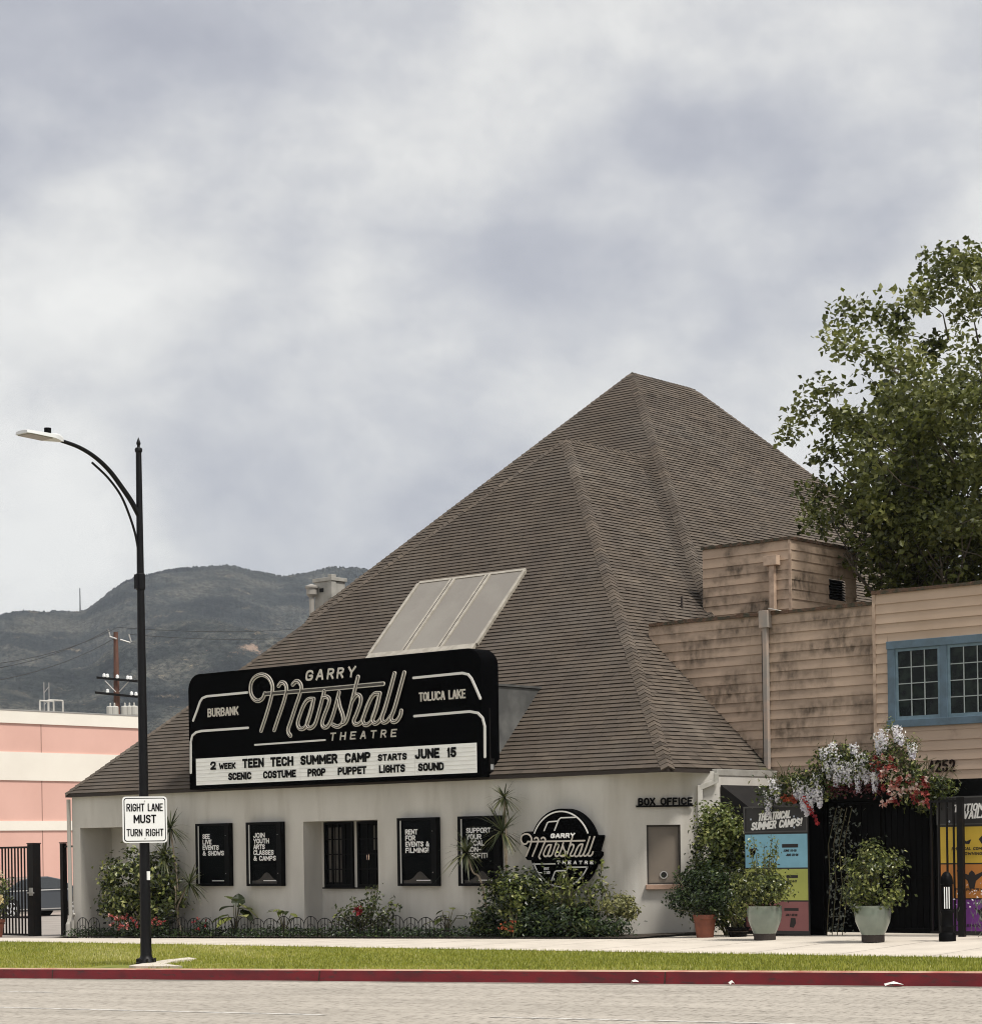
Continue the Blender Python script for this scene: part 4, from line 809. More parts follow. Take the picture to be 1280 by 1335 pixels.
pst = lambda n, c, c2=None: M(n, c, .6, c2=c2 or tuple(x*.88 for x in c), scale=2.5, lo=.4, hi=.65)
banner_black = pst('banner_black', (.022, .020, .020)); b_blue = pst('banner_blue', (.22, .46, .58)); b_green = pst('banner_green', (.40, .43, .10)); b_red = pst('banner_red', (.25, .095, .095)); b_yel = pst('banner_yellow', (.62, .42, .045)); b_org = pst('banner_orange', (.52, .20, .04)); b_pur = pst('banner_purple', (.17, .035, .24)); dark_ink = M('dark_ink', (.018, .014, .014), .7); white_ink = M('white_ink', (.78, .77, .75), .6)
def banner(label, x0, x1, Y, z0, z1, bands, lines, group):
    """printed board: black frame and header, coloured bands, hand-lettered heading, small dark labels"""
    t = thing('event_banner', ((x0+x1)/2, Y, z0), label, 'banner', group); W = x1-x0; H = z1-z0
    p = MB(); p.box((x0, Y, z0-.0), (x1, Y+.04, z1)); p.build('board', banner_black, t, bevel=.005)
    f = MB(); hz = z1-.205*H
    for a, c in (((x0, hz), (x0+.025, z1)), ((x1-.025, hz), (x1, z1)), ((x0+.025, z1-.025), (x1-.025, z1)), ((x0+.025, hz), (x1-.025, hz+.022))): f.box((a[0], Y-.018, a[1]), (c[0], Y-.001, c[1]))
    f.build('header_frame', M('frame_grey', (.06, .058, .055), .5), t)
    zz = [hz-.02, z0+.515*H, z0+.262*H, z0+.025*H][:len(bands)+1]
    for i, (m_, a) in enumerate(zip(bands, zz)):
        q = MB(); q.box((x0+.02, Y-.006, zz[i+1]+.012), (x1-.012, Y-.001, zz[i]-.012)); q.build('colour_panel', m_, t)
    l = MB()
    for s, a, b_, c, d, rise in lines[0]: letters(l, s, (x0+a*W, Y-.003, z0+c*H), (math.cos(rise), 0, math.sin(rise)), (0, 0, 1), b_*W, d*H, .004, .205, .22)
    l.build('heading', white_ink, t)
    k = MB()
    for s, a, b_, c, d in lines[1]:
        if s: letters(k, s, (x0+a*W, Y-.008, z0+c*H), (1, 0, 0), (0, 0, 1), b_*W, d*H, .003, .20, .12)
        else: k.box((x0+a*W, Y-.0085, z0+c*H), (x0+(a+b_)*W, Y-.0065, z0+(c+d)*H))
    k.build('small_print', dark_ink, t)
    s = MB()
    for poly in lines[2]: s.prism([(x0+a*W, Y-.0085, z0+b_*H) for a, b_ in poly], (0, .002, 0))
    s.build('silhouettes', dark_ink, t)
    c = MB()
    for a, b_ in lines[3]:
        r_ = .012; c.prism([(x0+a*W+r_*1.3*math.cos(q), Y-.005, z0+b_*H+r_*1.6*math.sin(q)) for q in np.linspace(0, 6.283, 8)[:-1]], (0, .003, 0))
    c.build('confetti', M('confetti', (.45, .50, .58), .6), t)
    return t
def person_shape(cx, cy, s, arms):
    return [(cx-.02*s, cy), (cx-.035*s, cy+.05*s), (cx-.05*s-arms*.06*s, cy+.085*s+arms*.02*s), (cx-.055*s-arms*.06*s, cy+.098*s+arms*.02*s), (cx-.03*s, cy+.09*s), (cx-.022*s, cy+.105*s), (cx, cy+.12*s), (cx+.022*s, cy+.105*s), (cx+.03*s, cy+.09*s), (cx+.055*s+arms*.06*s, cy+.098*s+arms*.02*s), (cx+.05*s+arms*.06*s, cy+.085*s+arms*.02*s), (cx+.035*s, cy+.05*s), (cx+.02*s, cy)]
BG = 'event banners beside the entrance'
banner('tall banner headed THEATRICAL SUMMER CAMPS with blue, green and red panels', atY(971, 1150, .3)[0], atY(1054, 1150, .3)[0], .30, .06, 2.26, [b_blue, b_green, b_red],
 [[('THEATRICAL', .22, .52, .865+.02, .062, .06), ('SUMMER CAMPS!', .11, .80, .812, .064, .06)],
  [('', .60, .25, .675, .028), ('JUNE 15-19', .62, .20, .643, .018), ('JUNE 22-26', .66, .19, .610, .018), ('', .66, .18, .44, .022), ('JULY 6-17', .66, .16, .405, .018), ('', .62, .22, .185, .022), ('JULY 20-31', .64, .18, .145, .018), ('', .17, .20, .105, .018), ('', .12, .15, .34, .02)],
  [[(.08, .655), (.19, .66), (.19, .675), (.145, .675), (.145, .60), (.125, .60), (.125, .672), (.08, .668)], [(.70, .06), (.76, .055), (.80, .09), (.79, .13), (.72, .13)]], [(.11, .90), (.14, .855), (.79, .915), (.85, .90), (.79, .83)]], BG)
banner('tall banner headed TUITION ASSISTANCE AVAILABLE with yellow, orange and purple panels', 5.10, 6.95, .30, .10, 2.33, [b_yel, b_org, b_pur],
 [[('TUITION ASSISTANCE', .16, .76, .885, .055, .045), ('AVAILABLE!', .20, .44, .832, .058, .045)],
  [('PHYSICAL COMEDY', .14, .36, .612, .022), ('CLOWNING', .21, .22, .576, .022), ('', .59, .24, .690, .022), ('JUNE 15-19', .57, .22, .652, .019), ('', .60, .24, .452, .022), ('JULY 6-10', .64, .18, .412, .019), ('PUPPETRY', .17, .26, .318, .02), ('', .60, .24, .20, .022), ('JULY 20-31', .64, .18, .16, .019), ('MOVEMENT', .16, .28, .06, .02)],
  [[(.19, .69), (.23, .735), (.245, .70), (.28, .675), (.33, .69), (.31, .655), (.25, .66), (.22, .68)], [(.40, .69), (.44, .72), (.455, .68), (.43, .655)], person_shape(.33, .335, 1.1, 1.3), person_shape(.20, .10, .9, .5), person_shape(.43, .10, .9, .5)], [(.10, .92), (.12, .82), (.72, .86), (.76, .875)]], BG)
# wrought-iron gate leaf standing open in front of the right banner
ig = thing('iron_bar_gate', (5.45, .05, gz(5.45)), 'narrow black wrought iron bar gate open before the yellow banner', 'gate')
p = MB(); z0, z1 = gz(5.4)+.06, 2.28
X = [5.13, 5.27, 5.41, 5.53]
for i, x in enumerate(X): p.box((x-.013, .04, z0), (x+.013, .066, z1))
p.box((5.60, .02, z0-.06), (5.70, .10, z1+.03)); p.build('bars', black_iron, ig); p = MB(); p.box((5.10, .03, z1-.05), (5.598, .08, z1-.01)); p.box((5.10, .03, z0), (5.598, .08, z0+.035)); p.build('rail', black_iron, ig)
# bollard light
bq = onG(1235, 1227); BL = thing('bollard_light', bq, 'short black bollard lamp with bright white louvred light slots by the gate', 'bollard light')
p = MB(); p.lathe(bq, [(.13, -.03), (.13, .10), (.115, .125), (.10, .13), (.10, .20), (.105, .22), (.095, .24), (.095, .42), (.102, .43), (.102, .46), (.09, .47), (.09, .86), (.10, .87), (.10, .90), (.085, .98), (.05, 1.04), (.015, 1.06)], 24); p.build('body', black_paint, BL, smooth=35)
v = (CP-bq); v[2] = 0; v /= np.linalg.norm(v); sd_ = np.cross(U_, v); q = MB()
for i in (-1, 0, 1): c = bq+v*.089+sd_*i*.034+U_*.66; q.obox(c, sd_*.0075, v*.012, U_*.165)
q.build('light_slots', sign_white, BL)

# planters with shrubs
def planter(name, label, base, r, h, mat, grp=None, blobs=None, lm=leaf_md, n=1800, L=.075, W=.045, seed=1, feet=True, bright=.5, tall=0):
    t = thing(name, base, label, 'potted plant', grp); c = np.array(base, float)
    p = MB()
    if feet: p.lathe(c, [(r*.62, 0), (r*.62, .11), (r*.5, .12)], 18, .3); FT = p.build('pot_stand', dark_fascia, t); p = MB()
    o = .10 if feet else 0
    p.lathe(c+U_*o, [(r*.60, .0), (r*.70, .06), (r*.92, h*.45), (r*1.0, h*.78), (r*.97, h*.93), (r*1.0, h), (r*.93, h), (r*.9, h-.06)] if mat is glaze else [(r*.72, 0), (r*.96, h*.82), (r*1.04, h*.83), (r*1.05, h), (r*.96, h), (r*.93, h-.06)], 28); p.build('pot', mat, t, smooth=40)
    s = MB(); s.lathe(c+U_*(o+h-.08), [(r*.92, 0), (r*.9, .02)], 18); s.build('potting_soil', soil, t)
    rng = np.random.default_rng(seed); f = MB(); vol = sum(q[1][0]*q[1][1]*q[1][2] for q in blobs)
    for cc, rr in blobs: foliage(f, rng, c+np.array(cc), rr, max(60, int(n*rr[0]*rr[1]*rr[2]/vol)), L, W, bright, .25, clumps=30, cr=.22, shell=.5)
    s = MB()
    for i in range(12):
        cc, rr = blobs[i % len(blobs)]; b_ = c+U_*(o+h-.05)+np.array((rng.uniform(-.1, .1), rng.uniform(-.1, .1), 0)); e_ = c+np.array(cc)+rng.normal(size=3)*np.array(rr)*.5; s.tube([b_, (b_+e_)/2+rng.normal(size=3)*.04, e_], [.011, .008, .004], 5)
    for i in range(tall):
        b_ = c+U_*(o+h); a = rng.uniform(0, 6.28); e_ = b_+np.array((math.cos(a)*rng.uniform(.1, .35), math.sin(a)*.2, rng.uniform(.75, 1.12))); s.tube([b_, (b_+e_)/2, e_], [.009, .007, .003], 5)
        k = 60; tt = rng.uniform(.25, 1, k); P = b_+(e_-b_)*tt[:, None]+rng.normal(size=(k, 3))*.025; leaves(f, P, rng.normal(size=(k, 3))+np.array((0, -.5, .5)), .06, .035, rng, np.clip(rng.normal(bright+.1, .22, k), 0, 1))
    f.build('foliage', lm, t); s.build('stem', twig_m, t); return t
p1 = onG(997, 1226); p2 = onG(1138, 1228)
planter('potted_shrub', 'airy shrub with tall upright shoots in sage green pot before the left banner', p1, .29, .46, glaze, 'glazed pots flanking the entrance', [((-.12, 0, .88), (.50, .36, .34)), ((.18, 0, .80), (.30, .3, .24)), ((-.36, .02, .62), (.22, .22, .30))], leaf_md, 2300, .07, .042, 21, True, .55, 9)
planter('potted_shrub', 'rounded shrub in sage green pot standing before the dark gate', p2, .29, .46, glaze, 'glazed pots flanking the entrance', [((.02, 0, 1.02), (.50, .42, .46)), ((.30, 0, .74), (.28, .28, .26)), ((-.30, 0, .72), (.30, .26, .24)), ((.0, 0, 1.35), (.26, .25, .25)), ((-.12, -.28, .56), (.12, .1, .18))], leaf_md, 2300, .068, .044, 22, True, .56, 3)
p3 = onG(919, 1223)
planter('potted_shrub', 'dark dense shrub in a square terracotta pot under the ticket window', p3, .20, .40, terracotta, None, [((-.22, 0, .78), (.50, .36, .42)), ((.12, 0, .86), (.46, .34, .46)), ((-.5, 0, .62), (.24, .2, .24))], leaf_dk, 3300, .065, .042, 23, False, .46)
bp_ = onG(962, 1222)
planter('potted_plant', 'small leggy plant in a low black pot beside the left banner', bp_, .20, .17, black_paint, None, [((0, 0, .50), (.26, .2, .30))], leaf_md, 420, .06, .04, 24, False, .5)
pL = np.array((-18.72, -.62, gz(-18.72)))
planter('potted_rose', 'white and yellow roses in terracotta pot by the left gate', pL, .23, .42, terracotta, None, [((.0, 0, .95), (.46, .3, .55)), ((.25, 0, 1.15), (.36, .25, .35)), ((-.3, 0, .8), (.4, .3, .5))], leaf_md, 1300, .075, .05, 25, False, .48)
rs = bpy.data.objects['potted_rose']
def petals(mb, rng, c, r, n, k=9):
    """small rose-like flower heads: k petals round each point of c"""
    for p in c:
        P = np.repeat(np.array([p]), k, 0)+rng.normal(size=(k, 3))*r*.25; d = rng.normal(size=(k, 3))+np.array((0, -.4, .4)); leaves(mb, P, d, r*1.1, r*1.0, rng, np.clip(rng.normal(n, .2)+rng.normal(size=k)*.12, 0, 1))
rng = np.random.default_rng(4); f = MB(); petals(f, rng, [pL+np.array((rng.uniform(-.45, .55), rng.uniform(-.25, -.1), rng.uniform(.75, 1.5))) for _ in range(26)], .07, .6); f.build('flowers', flower_cream, rs)
# lavender-like plant at the right edge
lv = np.array((6.6, -.7, gz(6.6))); t = thing('flowering_plant', lv, 'grey green lavender plant at the foot of the yellow banner', 'plant'); f = MB(); rng = np.random.default_rng(9); n = 200
P = lv+rng.normal(size=(n, 3))*np.array((.16, .12, 0))+np.array((0, 0, 1))*rng.uniform(0, .55, (n, 1)); leaves(f, P, rng.normal(size=(n, 3))*np.array((1, 1, .2)), .16, .022, rng, rng.random(n), droop=-1.4); f.build('foliage', leaf_grey, t); f = MB(); P = lv+rng.normal(size=(60, 3))*np.array((.2, .14, .08))+U_*.66; leaves(f, P, rng.normal(size=(60, 3)), .05, .03, rng, rng.random(60)); f.build('flowers', flower_lilac, t)

# climbing shrub trained on the corner beside the awning
ec = np.array((.88, .52, gz(.9)))
bush('climbing_shrub', 'tall column of yellow green leaves climbing beside the black awning', 'shrub', ec, [((.55, .70, 1.95), (.42, .26, .44)), ((.72, .66, 1.55), (.44, .28, .42)), ((.62, .62, 1.1), (.50, .30, .48)), ((.86, .56, .62), (.42, .28, .44)), ((.40, .60, 1.45), (.32, .24, .42)), ((.34, .50, .95), (.36, .26, .40)), ((.6, .45, .45), (.5, .26, .36)), ((1.02, .62, 1.72), (.2, .2, .26))], leaf_md, 7000, .078, .052, 31, 7, .44)
f = MB(); rng = np.random.default_rng(311)
for c, r in (((.50, .56, 2.08), (.42, .22, .30)), ((.66, .48, 1.70), (.42, .22, .34)), ((.95, .5, 1.9), (.22, .18, .2))): foliage(f, rng, c, r, 460, .08, .055, .66)
f.build('yellow_green_leaves', leaf_yl, bpy.data.objects['climbing_shrub'])  # brighter yellow-green leaves over the upper part of the column

# flower garland over the entrance
def garland():
    rng = np.random.default_rng(77); Y = .35
    t = thing('flower_arch', (3.5, Y, 2.4), 'arch of white wisteria and coral roses over the dark entrance', 'flower arch')
    curve = [(1.86, 2.42), (2.05, 2.62), (2.5, 2.72), (2.9, 2.85), (3.15, 3.10), (3.6, 2.98), (4.0, 3.0), (4.35, 3.22), (4.55, 2.85), (4.9, 2.66), (5.25, 2.45)]
    C = [np.array((x, Y, z)) for x, z in curve]; S = spline(C, 6)
    v = MB()
    for k in range(5): v.tube([p+np.array((rng.normal(0, .03), rng.normal(0, .08), rng.normal(-.05, .07))) for p in S[::3]], .014, 5)
    for i in range(26):
        p = S[rng.integers(4, len(S)-4)]; a = rng.uniform(0, 6.28); e_ = p+np.array((math.cos(a)*.35, rng.uniform(-.2, .1), abs(math.sin(a))*.38)); v.tube([p, (p+e_)/2+np.array((0, 0, .08)), e_], [.008, .006, .003], 4)
    for z0, x_ in ((3.0, 4.42),): v.tube([(x_, Y, 2.75), (x_+.03, Y-.05, 3.1), (x_-.06, Y-.05, 3.38), (x_-.14, Y-.05, 3.5)], [.014, .012, .01, .005], 6)
    for i in range(9):
        p = np.array((rng.uniform(4.7, 5.3), Y-.1, rng.uniform(2.45, 2.75))); v.tube([p, p+np.array((.12, 0, .18)), p+np.array((.30, 0, .10+rng.uniform(-.2, .2)))], [.008, .006, .003], 4)
    v.build('branch', twig_m, t)
    f = MB(); n = 2600
    i = rng.integers(0, len(S), n); P = np.array(S)[i]+rng.normal(size=(n, 3))*np.array((.14, .14, .12))-np.array((0, 0, .06)); leaves(f, P, rng.normal(size=(n, 3))+np.array((0, -.5, .4)), .085, .04, rng, np.clip(rng.normal(.42, .24, n), 0, 1))
    for c, r in (((2.25, Y, 2.45), (.34, .2, .20)), ((3.35, Y, 2.72), (.5, .2, .16)), ((4.75, Y, 2.42), (.42, .24, .26)), ((5.05, Y, 2.50), (.36, .2, .14)), ((2.95, Y, 2.55), (.3, .2, .2)), ((4.9, Y, 2.2), (.2, .15, .14)), ((3.3, Y-.1, 3.1), (.4, .12, .16)), ((2.7, Y-.12, 2.66), (.4, .12, .12)), ((3.9, Y-.12, 2.92), (.4, .12, .16)), ((4.6, Y-.2, 2.6), (.42, .1, .3))):
        foliage(f, rng, c, r, 300, .08, .045, .44)
    f.build('foliage', leaf_md, t)
    for c, r, n in (((4.72, Y-.1, 3.22), (.17, .12, .13), 130), ((3.05, Y, 3.12), (.14, .1, .1), 60), ((4.22, Y, 3.55), (.10, .08, .12), 60), ((2.4, Y, 2.74), (.4, .14, .06), 200)):
        g = MB(); P, nr = blob(rng, c, r, n); leaves(g, P, nr, .10, .014, rng, np.clip(rng.normal(.65, .2, n), 0, 1), droop=.4); g.build('fern_spray', leaf_md, t)
    spots = [(2.12, 2.62, .30), (2.58, 2.74, .36), (2.86, 2.72, .40), (3.28, 2.98, .42), (3.76, 3.06, .40), (4.5, 3.40, .2), (1.93, 2.52, .42), (2.02, 2.72, .22), (2.62, 2.62, .45), (2.78, 2.66, .52), (2.95, 2.58, .36), (2.70, 2.50, .42), (2.92, 2.80, .32), (3.05, 3.22, .40), (3.22, 3.28, .46), (3.36, 3.10, .46), (3.14, 3.05, .36), (3.62, 3.26, .22), (3.55, 2.98, .42), (3.70, 2.94, .50), (3.86, 3.0, .42), (4.02, 2.98, .40), (4.02, 2.78, .34), (4.10, 3.42, .36), (4.20, 3.48, .32), (4.44, 3.52, .28), (4.72, 3.22, .26), (3.82, 3.08, .2), (3.45, 2.9, .3), (2.5, 2.66, .3)]
    for x, z, h in spots:
        g = MB(); n = int(190*h/.4); t_ = rng.random(n)**.8; rad = .10*(1-t_*.72); a = rng.uniform(0, 6.283, n)
        P = np.stack([x+rad*np.cos(a)*rng.uniform(.5, 1, n), Y-.14+rad*np.sin(a), z-h*t_], 1); leaves(g, P, np.stack([np.cos(a), np.sin(a)-.3, .2+0*a], 1), .042, .034, rng, np.clip(rng.normal(.68-.25*t_, .2), 0, 1)); g.build('wisteria_cluster', flower_lilac, t)
    def roses(pts, mat, name, r=.055, tone=.5):
        for p in pts: g = MB(); petals(g, rng, [p], r, tone, 14); g.build(name, mat, t)
    R1 = [np.array((rng.uniform(3.95, 4.5), Y-.2, rng.uniform(2.80, 3.0))) for _ in range(12)]+[np.array((rng.uniform(4.15, 5.05), Y-.22, rng.uniform(2.22, 2.85))) for _ in range(38)]
    roses([p for p in R1 if not (p[0] > 4.6 and p[2] > 2.72)], flower_rose, 'rose', .06, .5)
    roses([np.array((rng.uniform(4.3, 4.95), Y-.25, rng.uniform(2.35, 2.66))) for _ in range(12)], flower_rose, 'rose', .062, .85)
    roses([np.array((rng.uniform(2.2, 2.5), Y-.2, rng.uniform(2.28, 2.42))) for _ in range(6)], flower_orange, 'orange_rose', .05, .4)
    roses([np.array((2.68+.26*k/7+rng.normal(0, .02), Y-.2, 2.36-.42*k/7)) for k in range(8)], flower_red, 'red_blossom', .042, .6)
    g = MB(); n = 260; P = np.stack([rng.uniform(3.1, 4.2, n), Y-.12+rng.normal(0, .05, n), 2.52+rng.normal(0, .07, n)], 1); leaves(g, P, rng.normal(size=(n, 3)), .07, .045, rng, rng.random(n)*.35); g.build('dark_blossoms', leafmat('wine_petal', [(0, (.03, .006, .008)), (.2, (.09, .012, .018)), (1, (.2, .04, .04))]), t)
garland()
# pale vine on the dark gate
t = thing('gate_vine', (2.86, .5, gz(2.9)), 'thin pale leaved vine creeping up the left edge of the dark gate', 'vine'); f = MB(); rng = np.random.default_rng(14); n = 330
P = np.stack([2.95+np.abs(rng.normal(0, .32, n)), .50+rng.normal(0, .05, n), gz(3)+rng.uniform(.05, 2.2, n)], 1); P[:, 0] = np.minimum(P[:, 0], 4.1); leaves(f, P, rng.normal(size=(n, 3))+np.array((.2, -.6, .5)), .07, .045, rng, np.clip(rng.normal(.35, .3, n), 0, 1)); f.build('foliage', leaf_grey, t); s = MB()
for i in range(4): s.tube([(2.86+.1*i, .52, gz(3)), (2.95+.12*i, .5, .9), (2.92+.1*i, .52, 1.6), (3.1+.1*i, .5, 2.2)], .007, 4)
s.build('stem', twig_m, t)

# ================================================================== MARQUEE
MYF = -.30
MQ = thing('marquee_sign', (-8.2, -.1, EZ), 'wide black marquee with cream script lettering and a white letter board', 'marquee')
mx0, mx1, mz0, mz1 = -12.29, -4.07, 2.95, 5.385
def rrect(x0, x1, z0, z1, r, y, corners=(1, 1, 1, 1)):
    P = []
    for (cx, cz, a0), on_ in zip(((x1-r, z1-r, 0), (x0+r, z1-r, 90), (x0+r, z0+r, 180), (x1-r, z0+r, 270)), corners):
        if on_: P += [(cx+r*math.cos(R(a0+a)), y, cz+r*math.sin(R(a0+a))) for a in range(0, 91, 9)]
        else: P.append(({0: x1, 90: x0, 180: x0, 270: x1}[a0], y, {0: z1, 90: z1, 180: z0, 270: z0}[a0]))
    return P
m = MB(); m.prism(rrect(mx0, mx1, mz0, mz1, .34, MYF, (1, 1, 0, 0))[::-1], (0, .50, 0)); m.build('cabinet', sign_black, MQ, smooth=30, bevel=.012)
PX = lambda x, y: atY(x, y, MYF-.012)
nY = np.array((0, -1., 0))
# letter board
bx0, bx1 = PX(256, 1008)[0], PX(621.5, 1008)[0]; bz0, bz1 = (PX(256, 1024.2)[2]+PX(621.6, 1007.6)[2])/2, (PX(255.8, 989.5)[2]+PX(621, 968.5)[2])/2
m = MB(); m.box((bx0, MYF-.02, bz0), (bx1, MYF-.001, bz1)); LB = m.build('letter_board', board_white, MQ)
m = MB()
for k in range(1, 7): z = bz0+(bz1-bz0)*k/7; m.box((bx0+.01, MYF-.0235, z-.004), (bx1-.01, MYF-.0205, z+.004), .4)
for k in range(1, 5): x = bx0+(bx1-bx0)*k/5; m.box((x-.003, MYF-.0225, bz0+.01), (x+.003, MYF-.0205, bz1-.01))
m.build('letter_track', board_groove, LB)
m = MB(); H = bz1-bz0
def word(s, xa, xb, z, h, bold=.245): 
    X0, X1 = (PX(240+q/3.2, 1000)[0] for q in (xa, xb)); m = MB(); letters(m, s, (X0, MYF-.026, bz0+z*H), (1, 0, 0), (0, 0, 1), X1-X0, h*H, .004, bold); m.build('changeable_letters', letter_black, LB)
for s, a, b_, h in (('2', 112, 135, .315), ('WEEK', 148, 217, .235), ('TEEN', 246, 335, .345), ('TECH', 363, 458, .345), ('SUMMER', 488, 642, .345), ('CAMP', 674, 780, .345), ('STARTS', 811, 932, .24), ('JUNE', 966, 1068, .345), ('15', 1100, 1138, .345)): word(s, a, b_, .55, h)
for s, a, b_ in (('SCENIC', 186, 282), ('COSTUME', 332, 468), ('PROP', 517, 592), ('PUPPET', 643, 762), ('LIGHTS', 815, 924), ('SOUND', 978, 1085)): word(s, a, b_, .13, .275)
# script lettering
SCR = {'bar': [(148, 262), (600, 225), (1048, 184)],
 'm1': [(150, 258), (132, 296), (98, 314), (64, 295), (43, 248), (46, 182), (76, 135), (128, 115), (178, 138), (206, 195), (204, 258), (188, 330), (155, 440), (122, 540)],
 'm2': [(255, 200), (276, 175), (302, 184), (314, 215), (308, 268), (288, 340), (252, 445), (222, 535)],
 'm3': [(362, 190), (390, 165), (416, 180), (427, 215), (414, 270), (385, 355), (347, 470), (328, 525), (330, 557), (345, 578)],
 'a': [(522, 300), (480, 304), (446, 348), (414, 430), (400, 485), (414, 522), (442, 524), (468, 495), (500, 400), (522, 300)],
 'a2': [(522, 300), (492, 410), (470, 485), (482, 518), (510, 514), (537, 478), (570, 365), (602, 240)],
 'r': [(590, 285), (622, 284), (640, 305), (630, 352), (600, 430), (585, 485), (600, 514), (632, 502), (662, 440), (690, 345), (714, 250)],
 's': [(708, 300), (720, 360), (740, 415), (746, 460), (730, 496), (700, 509), (666, 495)],
 'h': [(738, 490), (766, 474), (788, 415), (822, 275), (858, 132)],
 'h2': [(812, 320), (846, 270), (876, 282), (876, 330), (846, 415), (826, 465), (838, 491), (870, 486), (896, 450), (925, 360), (960, 285)],
 'aa': [(1024, 257), (984, 262), (950, 310), (914, 400), (894, 455), (906, 492), (934, 492), (966, 458), (998, 370), (1024, 257)],
 'aa2': [(1024, 257), (994, 370), (968, 450), (982, 484), (1010, 476), (1040, 430), (1085, 295), (1136, 106)],
 'l1': [(1136, 106), (1070, 350), (1040, 445), (1050, 476), (1080, 468), (1108, 430)],
 'l2': [(1210, 100), (1140, 355), (1110, 440), (1124, 472), (1154, 464), (1178, 428), (1187, 390)]}
def script_marks(par, P2W, nrm, w_, dep, col1, col2, name='script_lettering'):
    """channel letters: a pale ribbon, a dark groove and a glass tube along every stroke"""
    a, b_, c = MB(), MB(), MB()
    for i, (k, pts) in enumerate(SCR.items()):
        S = [P2W(p)+nrm*(.0007*i) for p in (spline(pts, 5) if k != 'bar' else [np.array(q, float) for q in pts])]
        ribbon(a, S, w_, nrm, dep)
        if col2: 
            ribbon(b_, [p+nrm*(dep+.001) for p in S], w_*.60, nrm, .002)
            if k != 'bar': c.tube([p+nrm*(dep+w_*.18) for p in S], w_*.11, 5)
    o = a.build(name, col1, par)
    if col2: b_.build('channel_groove', M('groove', (.05, .045, .038), .7), o); c.build('neon_tube', cream, o)
    return o
S1 = lambda p: PX(320+p[0]/5.818, 860+p[1]/5.818)
script_marks(MQ, S1, nY, .088, .02, cream, True)
def row(mb, s, pa, pb, hpx, Y, mat=None, bold=.2, shear=0, depth=.01):
    """one line of capitals standing on the pixel line pa-pb of plane Y"""
    A, B = atY(*pa, Y), atY(*pb, Y); z = (A[2]+B[2])/2; c = (A+B)/2; dist = (c-CP) @ D_
    letters(mb, s, (A[0], Y, z), (1, 0, 0), (0, 0, 1), B[0]-A[0], hpx*dist/F, depth, bold, shear)
m = MB()
for s, xa, xb in (('G', 455, 510), ('A', 535, 590), ('R', 618, 668), ('R', 692, 742), ('Y', 772, 830)): row(m, s, (320+xa/5.818, 860+(165-.086*(xa-455))/5.818), (320+xb/5.818, 860+(165-.086*(xb-455))/5.818), 14.2, MYF-.012, bold=.19, shear=.22)
for i, s in enumerate('THEATRE'): xa = 640+i*77; row(m, s, (320+xa/5.818, 860+(616-.06*(xa-640))/5.818), (320+(xa+42)/5.818, 860+(616-.06*(xa-640))/5.818), 10.5, MYF-.012, bold=.18, shear=.2)
m.build('name_lettering', cream, MQ)
for s_, a_, b_, h_ in (('BURBANK', (271, 935.3), (311, 932.3), 11.3), ('TOLUCA LAKE', (546.5, 915.5), (607, 910), 12)): m = MB(); row(m, s_, a_, b_, h_, MYF-.012, bold=.17); m.build('town_lettering', cream, MQ)
Z6 = lambda P: [PX(230+x/5.818, 830+y/5.818) for x, y in P]; Z7 = lambda P: [PX(440+x/4.571, 830+y/4.571) for x, y in P]
m = MB()
for P in (Z6([(130, 638), (158, 565), (182, 495), (200, 468), (232, 454), (540, 425)]), Z6([(112, 1035), (112, 900), (112, 800), (124, 752), (152, 727), (195, 717), (545, 693)]), Z7([(455, 247), (745, 218), (780, 226), (800, 250), (825, 305), (853, 370)]), Z7([(460, 475), (790, 447), (838, 456), (866, 485), (879, 535), (880, 718)])):
    m = MB(); ribbon(m, P, .048, nY, .02); m.build('border_line', line_white, MQ)
m = MB(); ribbon(m, [PX(320+75/5.818, 860+648/5.818), PX(320+605/5.818, 860+611/5.818)], .035, nY, .02)
m.build('border_line', line_white, MQ)
# enclosure between the marquee and the roof slope
yb = YE+(4.68-EZ)/slF
for x, nm_ in ((mx1-.08, 1), (mx0+.08, 0)):
    A, B, C_ = np.array((x, .2, 4.68)), np.array((x, yb, 4.68)), np.array((x, .2, EZ+(.2-YE)*slF)); m = MB(); m.prism([C_, B, A], (-.03, 0, 0)); m.build('side_panel', panel_grey, MQ)
m = MB(); m.box((mx0+.1, .2, 4.69), (mx1-.05, yb+.03, 4.73)); m.build('top_panel', panel_grey, MQ)
m = MB(); m.box((mx1+.003, -.12, 3.05), (mx1+.035, .0, 3.30)); m.tube([(mx1+.02, -.1, 3.30), (mx1+.02, -.1, 4.25)], .012, 6); JB = m.build('junction_box', black_iron, MQ)
m = MB(); m.quad((mx1+.0365, -.11, 3.09), (mx1+.0365, -.02, 3.09), (mx1+.0365, -.02, 3.19), (mx1+.0365, -.11, 3.19)); m.build('sticker', M('sticker', (.3, .3, .3), .6), JB)

